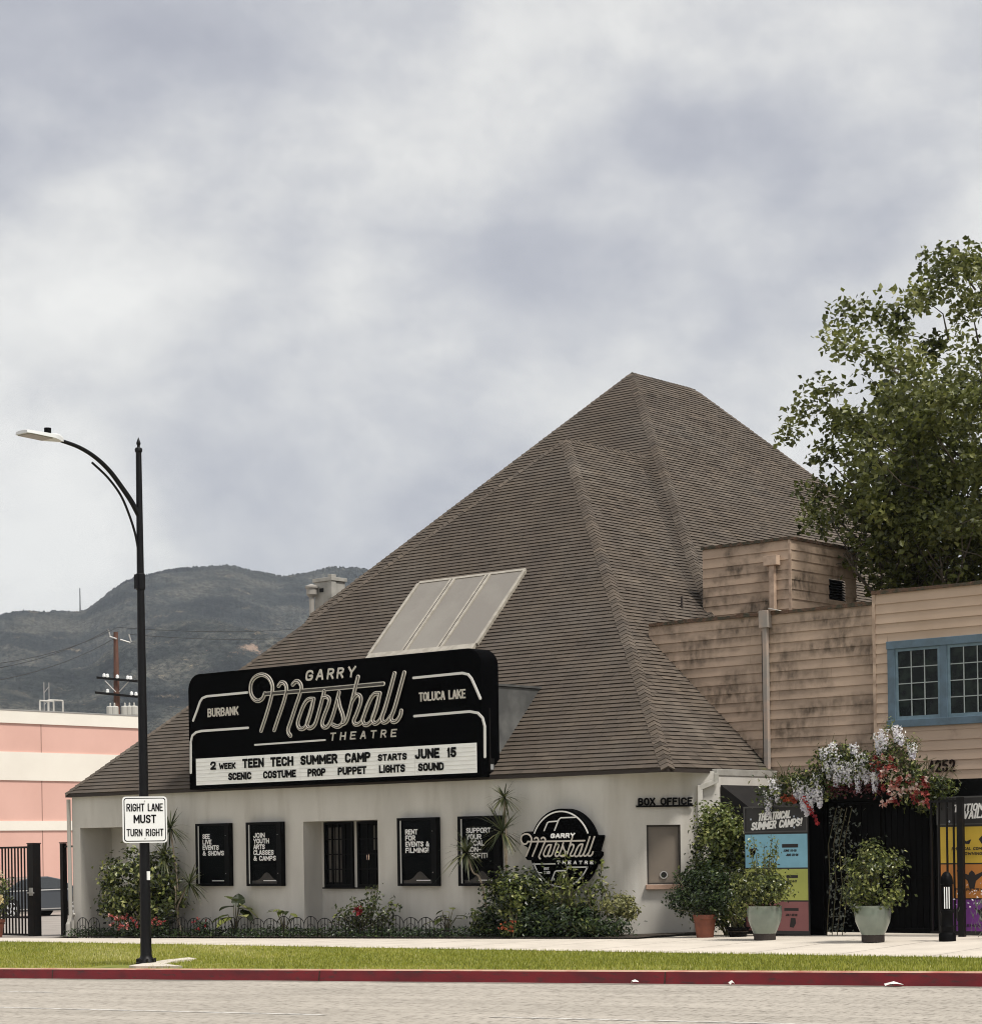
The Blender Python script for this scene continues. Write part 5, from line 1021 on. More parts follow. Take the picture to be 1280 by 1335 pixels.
# ================================================================== POSTER CASES
dome_m = M('poster_arch', (.045, .037, .030), .6, c2=(.02, .018, .016), scale=5)
def case(label, px0, px1, lines, w=1.06):
    """wall-mounted black poster case; lines are (text, width) with widths in shares of the case"""
    A, B = atY(px0, 1070, -.13), atY(px1, 1070, -.13); x0, x1 = A[0], B[0]; z0, z1 = .90, 2.225; W, H = x1-x0, z1-z0
    t = thing('poster_case', ((x0+x1)/2, 0, z0), label, 'poster case', 'poster cases on the theatre wall')
    f = MB(); yf = -.13
    f.box((x0, yf, z0), (x0+.075, -.002, z1)); f.box((x1-.13, yf, z0), (x1, -.002, z1)); f.box((x0+.075, yf, z1-.05), (x1-.13, -.002, z1)); f.box((x0+.075, yf, z0), (x1-.13, -.002, z0+.05)); f.build('frame', black_paint, t, bevel=.004)
    b = MB(); b.box((x0+.075, -.098, z0+.05), (x1-.13, -.004, z1-.05)); PO = b.build('poster', M('poster_black', (.0018, .0026, .003), .7, spec=.05), t)
    e = MB(); e.box((x0+.078, yf+.004, z0+.052), (x0+.108, yf+.010, z1-.052)); e.build('pale_strip', M('pale_strip', (.40, .40, .38), .4), t)  # pale upright strip along the left inner edge of the case
    g = MB(); g.quad((x0+.075, yf+.014, z0+.05), (x1-.13, yf+.014, z0+.05), (x1-.13, yf+.014, z1-.05), (x0+.075, yf+.014, z1-.05)); g.build('pane', poster_glass, t)
    l = MB()
    for i, (s, wd) in enumerate(lines): letters(l, s, (x0+.19*W, -.0985, z1-H*(.245+.090*i)), (1, 0, 0), (0, 0, 1), wd*W, .078*H, .002, .215, 0, .42)
    l.box((x0+.46*W, -.1005, z0+.078*H), (x0+.82*W, -.097, z0+.09*H)); l.build('lettering', letter_white, PO)
    dm = MB(); q0, q1, zb0 = x0+.10*W+.03, x1-.135, z0+.052
    if 'SEE' not in label: dm.prism([(q0+(q1-q0)*u, -.0990, zb0+H*(.045+.13*math.exp(-((u-.58)/.22)**2))) for u in np.linspace(0, 1, 17)][::-1]+[(q0, -.0990, zb0), (q1, -.0990, zb0)], (0, .001, 0)); dm.build('brown_arch', dome_m, PO)  # dim brown arch across the foot of the poster
    k = MB()
    for z in (z1-.2*H, z0+.2*H): k.lathe((x1-.09, yf-.006, z), [(.004, -.006), (.010, 0), (.004, .006)], 8)
    k.build('lock', metal_grey, t)
case('black poster case reading SEE LIVE EVENTS AND SHOWS on the grey wall', 254.2, 297.5, [('SEE', .22), ('LIVE', .27), ('EVENTS', .49), ('& SHOWS', .64)])
case('black poster case reading JOIN YOUTH ARTS CLASSES AND CAMPS on the grey wall', 320.0, 365.5, [('JOIN', .33), ('YOUTH', .45), ('ARTS', .33), ('CLASSES', .58), ('& CAMPS', .64)])
case('black poster case reading RENT FOR EVENTS AND FILMING on the grey wall', 517, 568, [('RENT', .32), ('FOR', .26), ('EVENTS &', .61), ('FILMING!', .60)])
case('black poster case reading SUPPORT YOUR LOCAL NON-PROFIT on the grey wall', 596, 649.5, [('SUPPORT', .60), ('YOUR', .37), ('LOCAL', .44), ('NON-', .36), ('PROFIT!', .52)])

# ================================================================== ROUND SIGN
RYF = -.24
RS = thing('round_sign', (-2.4, 0, 1.58), 'round black wall sign with cream script lettering behind the shrubs', 'sign')
RP = lambda x, y, Y=RYF-.004: atY(670+x/9.143, 1040+y/9.143, Y)
cc = RP(560, 617); cc = np.array((cc[0], RYF, cc[2])); rad = RP(560, 617)[2]-RP(560, 1068)[2]; ro = rad*1.075
m = MB(); m.prism([cc+np.array((ro*math.cos(a), 0, ro*math.sin(a))) for a in np.linspace(0, 2*math.pi, 65)[:-1]], (0, .22, 0)); m.build('disc', sign_black, RS, smooth=35, bevel=.008)
# strokes of the marquee script carried over to this sign, as metric shapes
sx = lambda p: 100+(p[0]-43)/(1210-43)*(976-100)
def S2(p):
    base = 262-(p[0]-148)*.0867           # the marquee bar's slope in its view
    y = 527+(p[1]-base)*(765-465)/(578-100)*.99-(sx(p)-165)*.018
    q = RP(sx(p), y); return np.array((q[0], RYF-.035, q[2]))
plate = [(88, 500), (110, 425), (160, 405), (215, 430), (260, 462), (330, 462), (430, 500), (700, 490), (870, 480), (900, 448), (1000, 448), (1003, 470), (955, 640), (985, 650), (985, 690), (950, 735), (985, 745), (975, 800), (520, 812), (500, 775), (330, 780), (300, 760), (170, 745), (150, 720), (180, 600), (130, 572)]
m = MB(); m.prism([np.array((q[0], RYF-.035, q[2])) for q in (RP(*p) for p in plate)][::-1] if False else [np.array((q[0], RYF-.035, q[2])) for q in (RP(*p) for p in plate)][::-1], (0, .24, 0)); m.build('name_plate', sign_black, RS)
script_marks(RS, S2, nY, .030, .008, M('sign_script', (.50, .455, .40), .5), False)
m = MB(); yl = RYF-.001
def arcp(a0, a1, r=rad, n=22): return [cc+np.array((r*math.cos(a), 0, r*math.sin(a))) for a in np.linspace(a0, a1, n)]
ang = lambda x, y: math.atan2(RP(x, y)[2]-cc[2], RP(x, y)[0]-cc[0])
ribbon(m, arcp(ang(885, 420), ang(232, 418)), .026, nY, .012)
a0, a1 = ang(225, 795), ang(878, 830); a0 = a0 if a0 < 0 else a0-2*math.pi
ribbon(m, arcp(a0, a1), .026, nY, .012)
pl = lambda P: [np.array((q[0], RYF, q[2])) for q in (RP(*p) for p in P)]
for P in ([(360, 395), (400, 300), (420, 290), (520, 282)], [(484, 392), (535, 262), (560, 242), (735, 236)], [(228, 795), (540, 790)], [(640, 832), (876, 830)], [(450, 990), (490, 885), (510, 875), (610, 872)], [(590, 960), (640, 840)]): ribbon(m, pl(P), .024, nY, .012)
m.build('border_line', line_white, RS)
m = MB()
def rrow(s, xa, xb, y, h, Y, bold=.2, shear=.1):
    A, B = RP(xa, y, Y), RP(xb, y, Y); letters(m, s, (A[0], Y, (A[2]+B[2])/2), (1, 0, 0), (0, 0, 1), B[0]-A[0], h/9.143*((A-CP) @ D_)/F, .006, bold, shear)
rrow('GARRY', 436, 722, 484, 58, RYF-.036, .28, .15)
for i, s in enumerate('THEATRE'): rrow(s, 512+i*66, 512+i*66+36, 796, 42, RYF-.036, .22, .1)
rrow('EST.', 358, 425, 866, 32, RYF); rrow('1963', 356, 430, 914, 36, RYF)
m.build('lettering', letter_white, RS)

# BOX OFFICE letters standing on a bar
bo = thing('box_office_sign', cp(s0, 2.3), 'black BOX OFFICE letters standing on a bar over the ticket window', 'sign')
A = on(829, 1051.5, (*(e0+cn*.05), 0), (*cn, 0)); B = on(904, 1050, (*(e0+cn*.05), 0), (*cn, 0)); L_ = np.linalg.norm((B-A)[:2]); u3 = np.array((*cd, 0)); z = (A[2]+B[2])/2
m = MB(); m.obox(np.array((*(A[:2]+B[:2])/2, z-.005)), u3*L_/2, np.array((*cn, 0))*.018, U_*.016); m.build('bar', black_paint, bo)
m = MB(); A2 = np.array((A[0], A[1], z+.011))-np.array((*cn, 0))*.015; letters(m, 'BOX', A2+u3*L_*.035, u3, U_, L_*.30, .135, .03, .22); letters(m, 'OFFICE', A2+u3*L_*.425, u3, U_, L_*.555, .135, .03, .22); m.build('lettering', black_paint, bo)

# ================================================================== LAMP POST, ROAD SIGN
LX, LY = -4.55, -8.10; LZ = gz(LX, LY)
LP = thing('street_lamp', (LX, LY, LZ), 'tall black street lamp with curved bracket arm on the grass strip', 'street lamp')
m = MB(); m.lathe((LX, LY, LZ), [(.165, -.05), (.17, .03), (.14, .05), (.125, .09), (.10, .12), (.092, .16), (.088, .5), (.066, 5), (.046, 8.27)], 16); m.build('pole', pole_black, LP, smooth=40)
m = MB()
for k in range(8): a = k*math.pi/4+.2; m.lathe((LX+.14*math.cos(a), LY+.14*math.sin(a), LZ+.04), [(.022, 0), (.022, .05), (.01, .06)], 6)
m.build('anchor_nuts', black_iron, LP)
zt = LZ+8.27; m = MB(); m.lathe((LX, LY, zt), [(.046, -.02), (.060, 0), (.062, .035), (.052, .055), (.026, .065), (.022, .09), (.034, .12), (.036, .135), (.022, .175), (.004, .225)], 14); m.build('finial', pole_black, LP, smooth=30)
m = MB(); m.lathe((LX, LY, LZ+6.17), [(.068, -.13), (.076, -.12), (.076, .12), (.068, .13)], 14); m.box((LX-.03, LY-.11, LZ+6.05), (LX+.03, LY-.07, LZ+6.28)); m.build('bracket_clamp', pole_black, LP)
ya = lambda x, y: atX(x, y, LX)
arm = spline([ya(183, 676), ya(172, 655), ya(160, 637), ya(143, 614), ya(124, 596), ya(103, 583), ya(80, 574.5)], 5)
m = MB(); n = len(arm); m.tube(arm, [.044-.014*i/n for i in range(n)], 10); m.build('arm', pole_black, LP, smooth=60)
br = spline([ya(180, 716), ya(176, 695), ya(168, 670), ya(157, 645), ya(140, 622), ya(120, 603)], 5)
m = MB(); m.tube(br, .019, 8); m.build('brace', pole_black, LP, smooth=60)
h0, h1 = ya(81, 574.5), ya(28, 563.5); hd = (h1-h0)/np.linalg.norm(h1-h0); hu = np.cross(hd, (-1., 0, 0)); hu = hu if hu[2] > 0 else -hu
HX = np.array((1., 0, 0)); Lh = np.linalg.norm(h1-h0)
sec = [(0, .04, .05), (.08, .06, .08), (.22, .13, .085), (.34, .165, .06), (.9, .17, .045), (1., .15, .03)]; V = []
for s, wd, ht in sec:
    c = h0+hd*Lh*s
    V += [c-HX*wd-hu*.02, c+HX*wd-hu*.02, c+HX*wd*.9+hu*ht*.6, c+HX*wd*.5+hu*ht, c-HX*wd*.5+hu*ht, c-HX*wd*.9+hu*ht*.6]
m = MB(); Fc = [(i*6+(k+1) % 6, i*6+k, (i+1)*6+k, (i+1)*6+(k+1) % 6) for i in range(5) for k in range(6)]+[tuple(range(6)), tuple(range(35, 29, -1))]
m.add(V, Fc); LH = m.build('lamp_head', lamp_grey, LP, smooth=25)
m = MB(); m.obox(h0+hd*Lh*.66-hu*.026, hd*Lh*.29, HX*.135, hu*.006); m.build('lens', lens_m, LH)
m = MB(); c = h0+hd*Lh*.36+hu*.06; m.tube([c, c+U_*.09], .055, 12); m.build('photocell', black_paint, LH)
m = MB(); m.box((LX+.06, LY-.03, LZ+1.36), (LX+.094, LY+.03, LZ+1.50)); m.build('label_plate', sign_white, LP)
# road sign
sa = R(8); su = np.array((math.sin(sa), math.cos(sa), 0)); sn_ = np.array((math.cos(sa), -math.sin(sa), 0)); sn_ = np.array((.83, -.56, 0)); sn_ /= np.linalg.norm(sn_); su = np.cross(U_, sn_)
scn = np.array((LX, LY, 0))+sn_*.11; scn[2] = (atD(194, 1069, 34.6)[2])
SG = thing('road_sign', scn, 'white road sign reading RIGHT LANE MUST TURN RIGHT on the lamp post', 'road sign')
ws, hs = .355, .372
def plate_(w_, h_, r, off, th, mat, name, par):
    P = []
    for cx, cz, a0 in ((w_-r, h_-r, 0), (-w_+r, h_-r, 90), (-w_+r, -h_+r, 180), (w_-r, -h_+r, 270)): P += [scn+su*(cx+r*math.cos(R(a0+a)))+U_*(cz+r*math.sin(R(a0+a)))+sn_*off for a in range(0, 91, 15)]
    m = MB(); m.prism(P, -sn_*th); return m.build(name, mat, par)
plate_(ws, hs, .055, 0, .006, sign_white, 'plate', SG); plate_(ws-.022, hs-.022, .045, .0025, .002, letter_black, 'border', SG); plate_(ws-.036, hs-.036, .035, .0045, .0015, sign_white, 'face', SG)
m = MB()
for s, z, wd, h, b_ in (('RIGHT LANE', .135, .58, .125, .135), ('MUST', -.055, .36, .135, .17), ('TURN RIGHT', -.265, .59, .118, .135)): letters(m, s, scn-su*wd/2+U_*z+sn_*.006, su, U_, wd, h, .002, b_)
m.build('lettering', letter_black, SG); m = MB()
for z in (-.30+.0, .30): m.obox(scn+U_*z+sn_*.008, su*.008, sn_*.004, U_*.008)
m.build('bolt', metal_grey, SG); m = MB(); m.obox(scn-sn_*.03, su*.05, sn_*.023, U_*.3); m.build('mounting_strap', black_iron, SG)

# ================================================================== GARDEN BED
def edging(name, label, x0, x1, Y, seed):
    """low wire edging of arched hoops"""
    t = thing(name, ((x0+x1)/2, Y, gz(x0)), label, 'garden edging'); m = MB(); w_ = .385; n = int((x1-x0)/w_); r_ = random.Random(seed)
    for i in range(n):
        a = x0+i*w_; z = gz(a)+.03; c = a+w_/2; hh = .40+r_.uniform(-.03, .02)
        m.tube([(a, Y, z-.08), (a, Y, z+.24)]+[(c-math.cos(q)*w_/2, Y, z+.24+(hh-.24)*math.sin(q)) for q in np.linspace(.2, math.pi-.2, 9)]+[(a+w_, Y, z+.24), (a+w_, Y, z-.08)], .0085, 5)
        for k, dz in ((.25, .88), (.5, 1), (.75, .88)): m.tube([(a+w_*k, Y, z-.05), (a+w_*k, Y, z+.24+(hh-.24)*(.80 if k != .5 else .97))], .0065, 4)
        m.tube([(a, Y, z+.13), (a+w_, Y, z+.13)], .006, 4); m.tube([(c-math.cos(q)*w_*.27, Y-.004, z+.13+.13*math.sin(q)) for q in np.linspace(0, math.pi, 7)], .006, 4)
    m.build('wire_hoops', black_iron, t); return t
edging('edging_fence', 'long low black wire hoop edging along the flower bed', -13.0, -4.25, -.80, 1)
edging('edging_fence', 'short dark wire hoop edging left of the pink flowers', -15.55, -14.4, -.75, 2)
gp = lambda px, Y=-.4: (atY(px, 1215, Y)[0], Y)
def B3(px, py, Y): q = atY(px, py, Y); return (q[0], q[1], q[2])
def bp(px, Y=-.4): x = atY(px, 1218, Y)[0]; return (x, Y, gz(x)+.04)
S_ = lambda px: 1/66.
bush('round_shrub', 'big rounded glossy shrub behind the lamp post before the left alcove', 'shrub', bp(175, -.5),
     [(B3(168, 1150, -.55), (.72, .45, .62)), (B3(148, 1172, -.5), (.46, .4, .46)), (B3(205, 1140, -.5), (.55, .4, .50)), (B3(212, 1185, -.5), (.55, .4, .5)), (B3(180, 1190, -.5), (.6, .4, .42))], leaf_md, 5200, .115, .07, 41, 8, .46, spread=.32)
def dracaena(name, label, pts, seed):
    rng = np.random.default_rng(seed); b0 = pts[0][0][0]; t = thing(name, b0, label, 'dracaena'); f = MB()
    for stem, L in pts:
        m = MB(); m.tube(spline(stem, 4), .019, 6); m.build('trunk', palestem, t)
        sword_head(f, stem[-1], 58, L, rng)
    f.build('foliage', leaf_drac, t); return t
dracaena('dracaena_plant', 'spiky dracaena with three heads on bare stems beside the first poster case', [
    ([bp(236, -.45), B3(229, 1185, -.45), B3(229, 1160, -.45), B3(218, 1135, -.45), B3(214, 1118, -.45)], .66),
    ([bp(238, -.45), B3(231, 1190, -.5), B3(237, 1170, -.5), B3(247, 1152, -.5)], .58),
    ([bp(233, -.35), B3(231, 1150, -.35), B3(226, 1110, -.35), B3(222, 1080, -.35)], .62)], 5)
def flowerbed(name, label, cat, px0, px1, Y, h, fm, n, seed, lm=leaf_dk, petal=.035, tone=.5):
    rng = np.random.default_rng(seed); x0, x1 = atY(px0, 1215, Y)[0], atY(px1, 1215, Y)[0]; b0 = np.array(((x0+x1)/2, Y, gz(x0)+.04)); t = thing(name, b0, label, cat)
    f = MB(); foliage(f, rng, b0+U_*h*.45, ((x1-x0)/2, .18, h*.5), 420, .05, .03, .4, zmin=b0[2]); f.build('foliage', lm, t)
    f = MB(); petals(f, rng, [b0+np.array((rng.uniform(-.48, .48)*(x1-x0), rng.uniform(-.22, -.02), h*rng.uniform(.35, 1.05))) for _ in range(n)], petal, tone, 7); f.build('blossom', fm, t); return t
flowerbed('pink_flowers', 'low clump of pink flowers under the big shrub left of the lamp post', 'flowers', 150, 184, -.82, .44, flower_pink, 34, 51)
flowerbed('pink_flowers', 'small patch of red pink flowers just right of the lamp post', 'flowers', 198, 218, -.82, .40, flower_pink, 14, 52, tone=.3)
flowerbed('red_flowers', 'few small red flowers behind the wire edging below the first case', 'flowers', 256, 272, -.6, .34, flower_red, 8, 53)
flowerbed('orange_flowers', 'low orange red flowers in front of the big green shrub', 'flowers', 657, 682, -.85, .30, flower_orange, 22, 54, leaf_yl, .026)
def broadleaf(name, label, px, Y, h, n, L, seed, spread=.28):
    rng = np.random.default_rng(seed); b0 = np.array(bp(px, Y)); t = thing(name, b0, label, 'plant'); s = MB(); f = MB()
    for i in range(n):
        a = rng.uniform(0, 6.28); top = b0+np.array((math.cos(a)*spread*rng.uniform(.2, 1), math.sin(a)*spread*.6, h*rng.uniform(.45, 1))); s.tube([b0, (b0+top)/2+np.array((0, 0, .05)), top], [.012, .01, .006], 5)
        l = L*rng.uniform(.6, 1.1); out = np.array((math.cos(a), math.sin(a)*.6-.5, rng.uniform(-.3, .5))); out /= np.linalg.norm(out); sd = np.cross(out, U_); sd /= np.linalg.norm(sd); nn = np.cross(sd, out)
        P = []
        for q, wq in ((0, .1), (.25, .62), (.55, .55), (.8, .3), (1, .02)):
            c = top+out*l*q-U_*.3*l*q*q; P += [c-sd*l*wq*.55+nn*.06*l, c, c+sd*l*wq*.55+nn*.06*l]
        f.add(P, [g for k in range(4) for g in ((3*k, 3*k+1, 3*k+4, 3*k+3), (3*k+1, 3*k+2, 3*k+5, 3*k+4))], float(np.clip(rng.normal(.6, .2), 0, 1)))
    s.build('stem', twig_m, t); f.build('foliage', leaf_md, t); return t
broadleaf('broadleaf_plant', 'tall broad leaved plant between the first two poster cases', 306, -.35, .72, 12, .42, 61, .2)
broadleaf('broadleaf_plant', 'small broad leaved plant below the second poster case', 371, -.35, .55, 9, .27, 62, .22)
broadleaf('broadleaf_plant', 'low broad leaved plant under the RENT FOR EVENTS case', 583, -.35, .48, 10, .24, 63, .3)
def rosebush():
    rng = np.random.default_rng(71); b0 = np.array(bp(478, -.45)); t = thing('rose_bush', b0, 'straggly rose bush with one dark red rose before the alcove window', 'rose bush'); s = MB(); f = MB()
    tips = [(440, 1178, .5), (455, 1172, .5), (462, 1166, .5), (470, 1168, .5), (490, 1150, .6), (485, 1160, .6), (493, 1145, .6), (478, 1158, .5), (500, 1190, .4), (512, 1172, .5), (520, 1170, .5), (450, 1190, .4), (430, 1195, .4), (506, 1180, .5), (468, 1180, .5), (483, 1175, .5)]
    for px, py, sp in tips:
        e_ = np.array(B3(px, py+8, -.45+rng.uniform(-.2, .1))); b_ = b0+np.array((rng.uniform(-.35, .35), 0, 0)); m_ = (b_+e_)/2+np.array(((e_-b_)[0]*.2, 0, .05)); s.tube([b_, m_, e_], [.011, .009, .004], 5); k = 42
        u_ = rng.uniform(.25, 1.02, (k, 1)); P = np.where(u_ < .5, b_+(m_-b_)*u_*2, m_+(e_-m_)*(u_*2-1))+rng.normal(size=(k, 3))*.07; leaves(f, P, rng.normal(size=(k, 3))+np.array((0, -.4, .6)), .085, .055, rng, np.clip(rng.normal(.42, .2, k), 0, 1))
    s.build('stem', twig_m, t); f.build('foliage', leaf_md, t); f = MB(); petals(f, rng, [np.array(B3(467.5, 1187, -.6)), np.array(B3(466, 1185, -.58)), np.array(B3(469, 1189, -.6))], .07, .2, 14); f.build('rose', flower_red, t)
rosebush()
bush('round_shrub', 'large mounded shrub with yellow tips below the fourth poster case', 'shrub', bp(668, -.5), [(B3(672, 1165, -.5), (.56, .40, .46)), (B3(694, 1172, -.42), (.34, .32, .42)), (B3(630, 1200, -.5), (.32, .25, .28))], leaf_md, 3000, .10, .062, 42, 6, .36, spread=.34)
f = MB(); rng = np.random.default_rng(421); MS = bpy.data.objects['round_shrub.001']
for c, r in ((B3(650, 1192, -.5), (.50, .36, .38)), (B3(676, 1198, -.62), (.5, .3, .34)), (B3(702, 1196, -.5), (.4, .3, .34))): foliage(f, rng, c, r, 620, .085, .055, .42, zmin=gz(-4)+.05)
f.build('shaded_lower_leaves', leaf_dk, MS)  # shade at the shrub's base put into a darker leaf colour
bush('yellow_tipped_spray', 'bright yellow green new growth on the front of the mounded shrub', 'shrub', (*B3(668, 1195, -.86)[:2], gz(-4)+.04), [(B3(668, 1172, -.82), (.28, .12, .28)), (B3(660, 1160, -.80), (.2, .1, .16))], leaf_yl, 420, .08, .05, 43, 3, .62)
bush('loose_shrub', 'loose leggy shrub rising in front of the round black sign', 'shrub', bp(740, -.55), [(B3(740, 1194, -.62), (.36, .34, .24)), (B3(724, 1203, -.55), (.30, .3, .22)), (B3(762, 1200, -.5), (.32, .3, .23))], leaf_dk, 1900, .10, .05, 44, 8, .50, spread=.30)
sp = MB(); sps = MB(); rng = np.random.default_rng(144); LS = bpy.data.objects['loose_shrub']
for tx, ty, yy in ((735, 1108, -.66), (738, 1128, -.7), (728, 1140, -.66), (748, 1135, -.7), (757, 1140, -.6), (718, 1150, -.6), (765, 1150, -.6), (783, 1128, -.4), (782, 1150, -.4), (776, 1158, -.45), (742, 1148, -.72), (710, 1158, -.55), (732, 1160, -.75), (750, 1162, -.75)):
    e_ = np.array(B3(tx, ty, yy)); b_ = np.array((e_[0]+rng.uniform(-.15, .15), yy+.1, gz(e_[0])+.3)); k = 46; u_ = rng.uniform(.3, 1.03, (k, 1)); P = b_+(e_-b_)*u_+rng.normal(size=(k, 3))*np.array((.07, .05, .05)); leaves(sp, P, rng.normal(size=(k, 3))+np.array((0, -.5, .5)), .095, .048, rng, np.clip(rng.normal(.56, .26, k), 0, 1)); sps.tube([b_, (b_+e_)/2+rng.normal(size=3)*.03, e_], [.012, .009, .004], 5)
sp.build('upright_sprigs', leaf_md, LS); sps.build('stem', twig_m, LS)
bush('variegated_shrub', 'pale yellow variegated shrub at the right end of the bed', 'shrub', bp(802, -.35), [(B3(806, 1182, -.35), (.34, .26, .20)), (B3(796, 1166, -.35), (.14, .12, .2)), (B3(820, 1186, -.3), (.20, .16, .16)), (B3(812, 1176, -.35), (.2, .14, .14))], leaf_var, 1000, .07, .045, 45, 5, .55)
bush('dark_groundcover', 'dark low leaves at the foot of the variegated shrub', 'ground cover', bp(790, -.6), [(B3(795, 1208, -.6), (.5, .25, .2)), (B3(765, 1208, -.6), (.4, .2, .18))], leaf_dk, 900, .08, .035, 46, 3, .5)
t = bush('strap_leaf_clump', 'clump of pale strap leaves low in front of the loose shrub', 'plant', bp(765, -.75), [(B3(766, 1206, -.75), (.2, .1, .12))], leaf_yl, 40, .1, .03, 47, 1, .5); f = MB(); rng = np.random.default_rng(3)
for i in range(3): sword_head(f, np.array(bp(755+i*10, -.8))+U_*.05, 22, .34, rng)
f.build('straps', leaf_drac, t)
dracaena('dracaena_plant', 'two headed dracaena on bent pale stems in front of the fourth case', [
    ([bp(660, -.35), B3(661, 1170, -.35), B3(660, 1130, -.35), B3(655, 1085, -.38)], .80),
    ([bp(661, -.35), B3(660, 1100, -.35), B3(658, 1062, -.36), B3(657, 1040, -.36)], .48),
    ([bp(640, -.5), B3(627, 1150, -.5), B3(617, 1138, -.5), B3(612, 1124, -.5), B3(608, 1112, -.5)], .70)], 8)
# ground cover in the bed
gc = MB(); rng = np.random.default_rng(88); n = 5200; x = rng.uniform(-15.9, -.9, n); y = rng.uniform(-.95, -.15, n); P = np.stack([x, y, SL*x+.05+rng.uniform(0, .14, n)*(rng.random(n) < .7)], 1); leaves(gc, P, rng.normal(size=(n, 3))*.6+np.array((0, -.3, 1)), .075, .045, rng, np.clip(rng.normal(.42, .22, n), 0, 1)); o = gc.build('ground_cover', leaf_dk); o['kind'] = 'stuff'

# litter by the kerb
for px, py, lab, s in ((829, 1277.5, 'crumpled white paper scrap lying against the red kerb', .045), (955, 1279.5, 'tiny white scrap lying in the gutter below the potted shrub', .035), (1166, 1281.5, 'flat white paper scrap in the gutter right of the kerb joint', .08)):
    q = atY(px, py, -9.12); rng = np.random.default_rng(int(px)); m = MB(); c = np.array((q[0], -9.14, zr(q[0])+.03)); a = np.linspace(0, 6.28, 9)[:-1]
    m.add([c+np.array((s*1.4*math.cos(k)*rng.uniform(.6, 1.2), s*math.sin(k)*rng.uniform(.6, 1), rng.uniform(-.02, .025))) for k in a]+[c+U_*.035], [(i, (i+1) % 8, 8) for i in range(8)]); tag(m.build('paper_scrap', M('paper', (.72, .70, .66), .8)), lab, 'litter', 'litter in the gutter')

# ================================================================== LEFT GATE, CAR, PINK BUILDING, POLE
def railing(name, label, x0, x1, Y, zt_, posts, latch=None, sp=.118):
    t = thing(name, ((x0+x1)/2, Y, gz(x0)), label, 'gate'); z0 = gz(x0)+.06
    m = MB(); n = int((x1-x0)/sp)
    for i in range(1, n): x = x0+(x1-x0)*i/n; m.box((x-.014, Y-.014, z0+.04), (x+.014, Y+.014, zt_-.04))
    m.build('bars', black_iron, t); m = MB(); m.box((x0, Y-.022, zt_-.045), (x1, Y+.022, zt_)); m.box((x0, Y-.022, z0), (x1, Y+.022, z0+.045)); m.box((x0, Y-.02, z0+.40), (x1, Y+.02, z0+.44)) if latch else None; m.build('rail', black_iron, t)
    for x, w_ in posts: m = MB(); m.box((x-w_, Y-w_-.01, gz(x)-.1), (x+w_, Y+w_+.01, zt_+.05)); m.box((x-w_-.012, Y-w_-.022, zt_+.052), (x+w_+.012, Y+w_+.022, zt_+.075)); m.build('post', black_iron, t)
    if latch: m = MB(); m.box((latch-.10, Y-.17, .73), (latch+.13, Y-.135, .76)); m.box((latch-.05, Y-.15, .68), (latch+.05, Y-.10, .86)); m.build('latch', metal_grey, t)
    return t
railing('iron_gate', 'black iron bar gate with silver latch closing the driveway', -21.6, -18.21, .05, 1.82, [(-18.10, .10)], -18.06)
railing('iron_fence_panel', 'narrow black iron panel between the open gap and the theatre corner', -16.96, -16.66, .05, 1.82, [(-17.02, .05)])

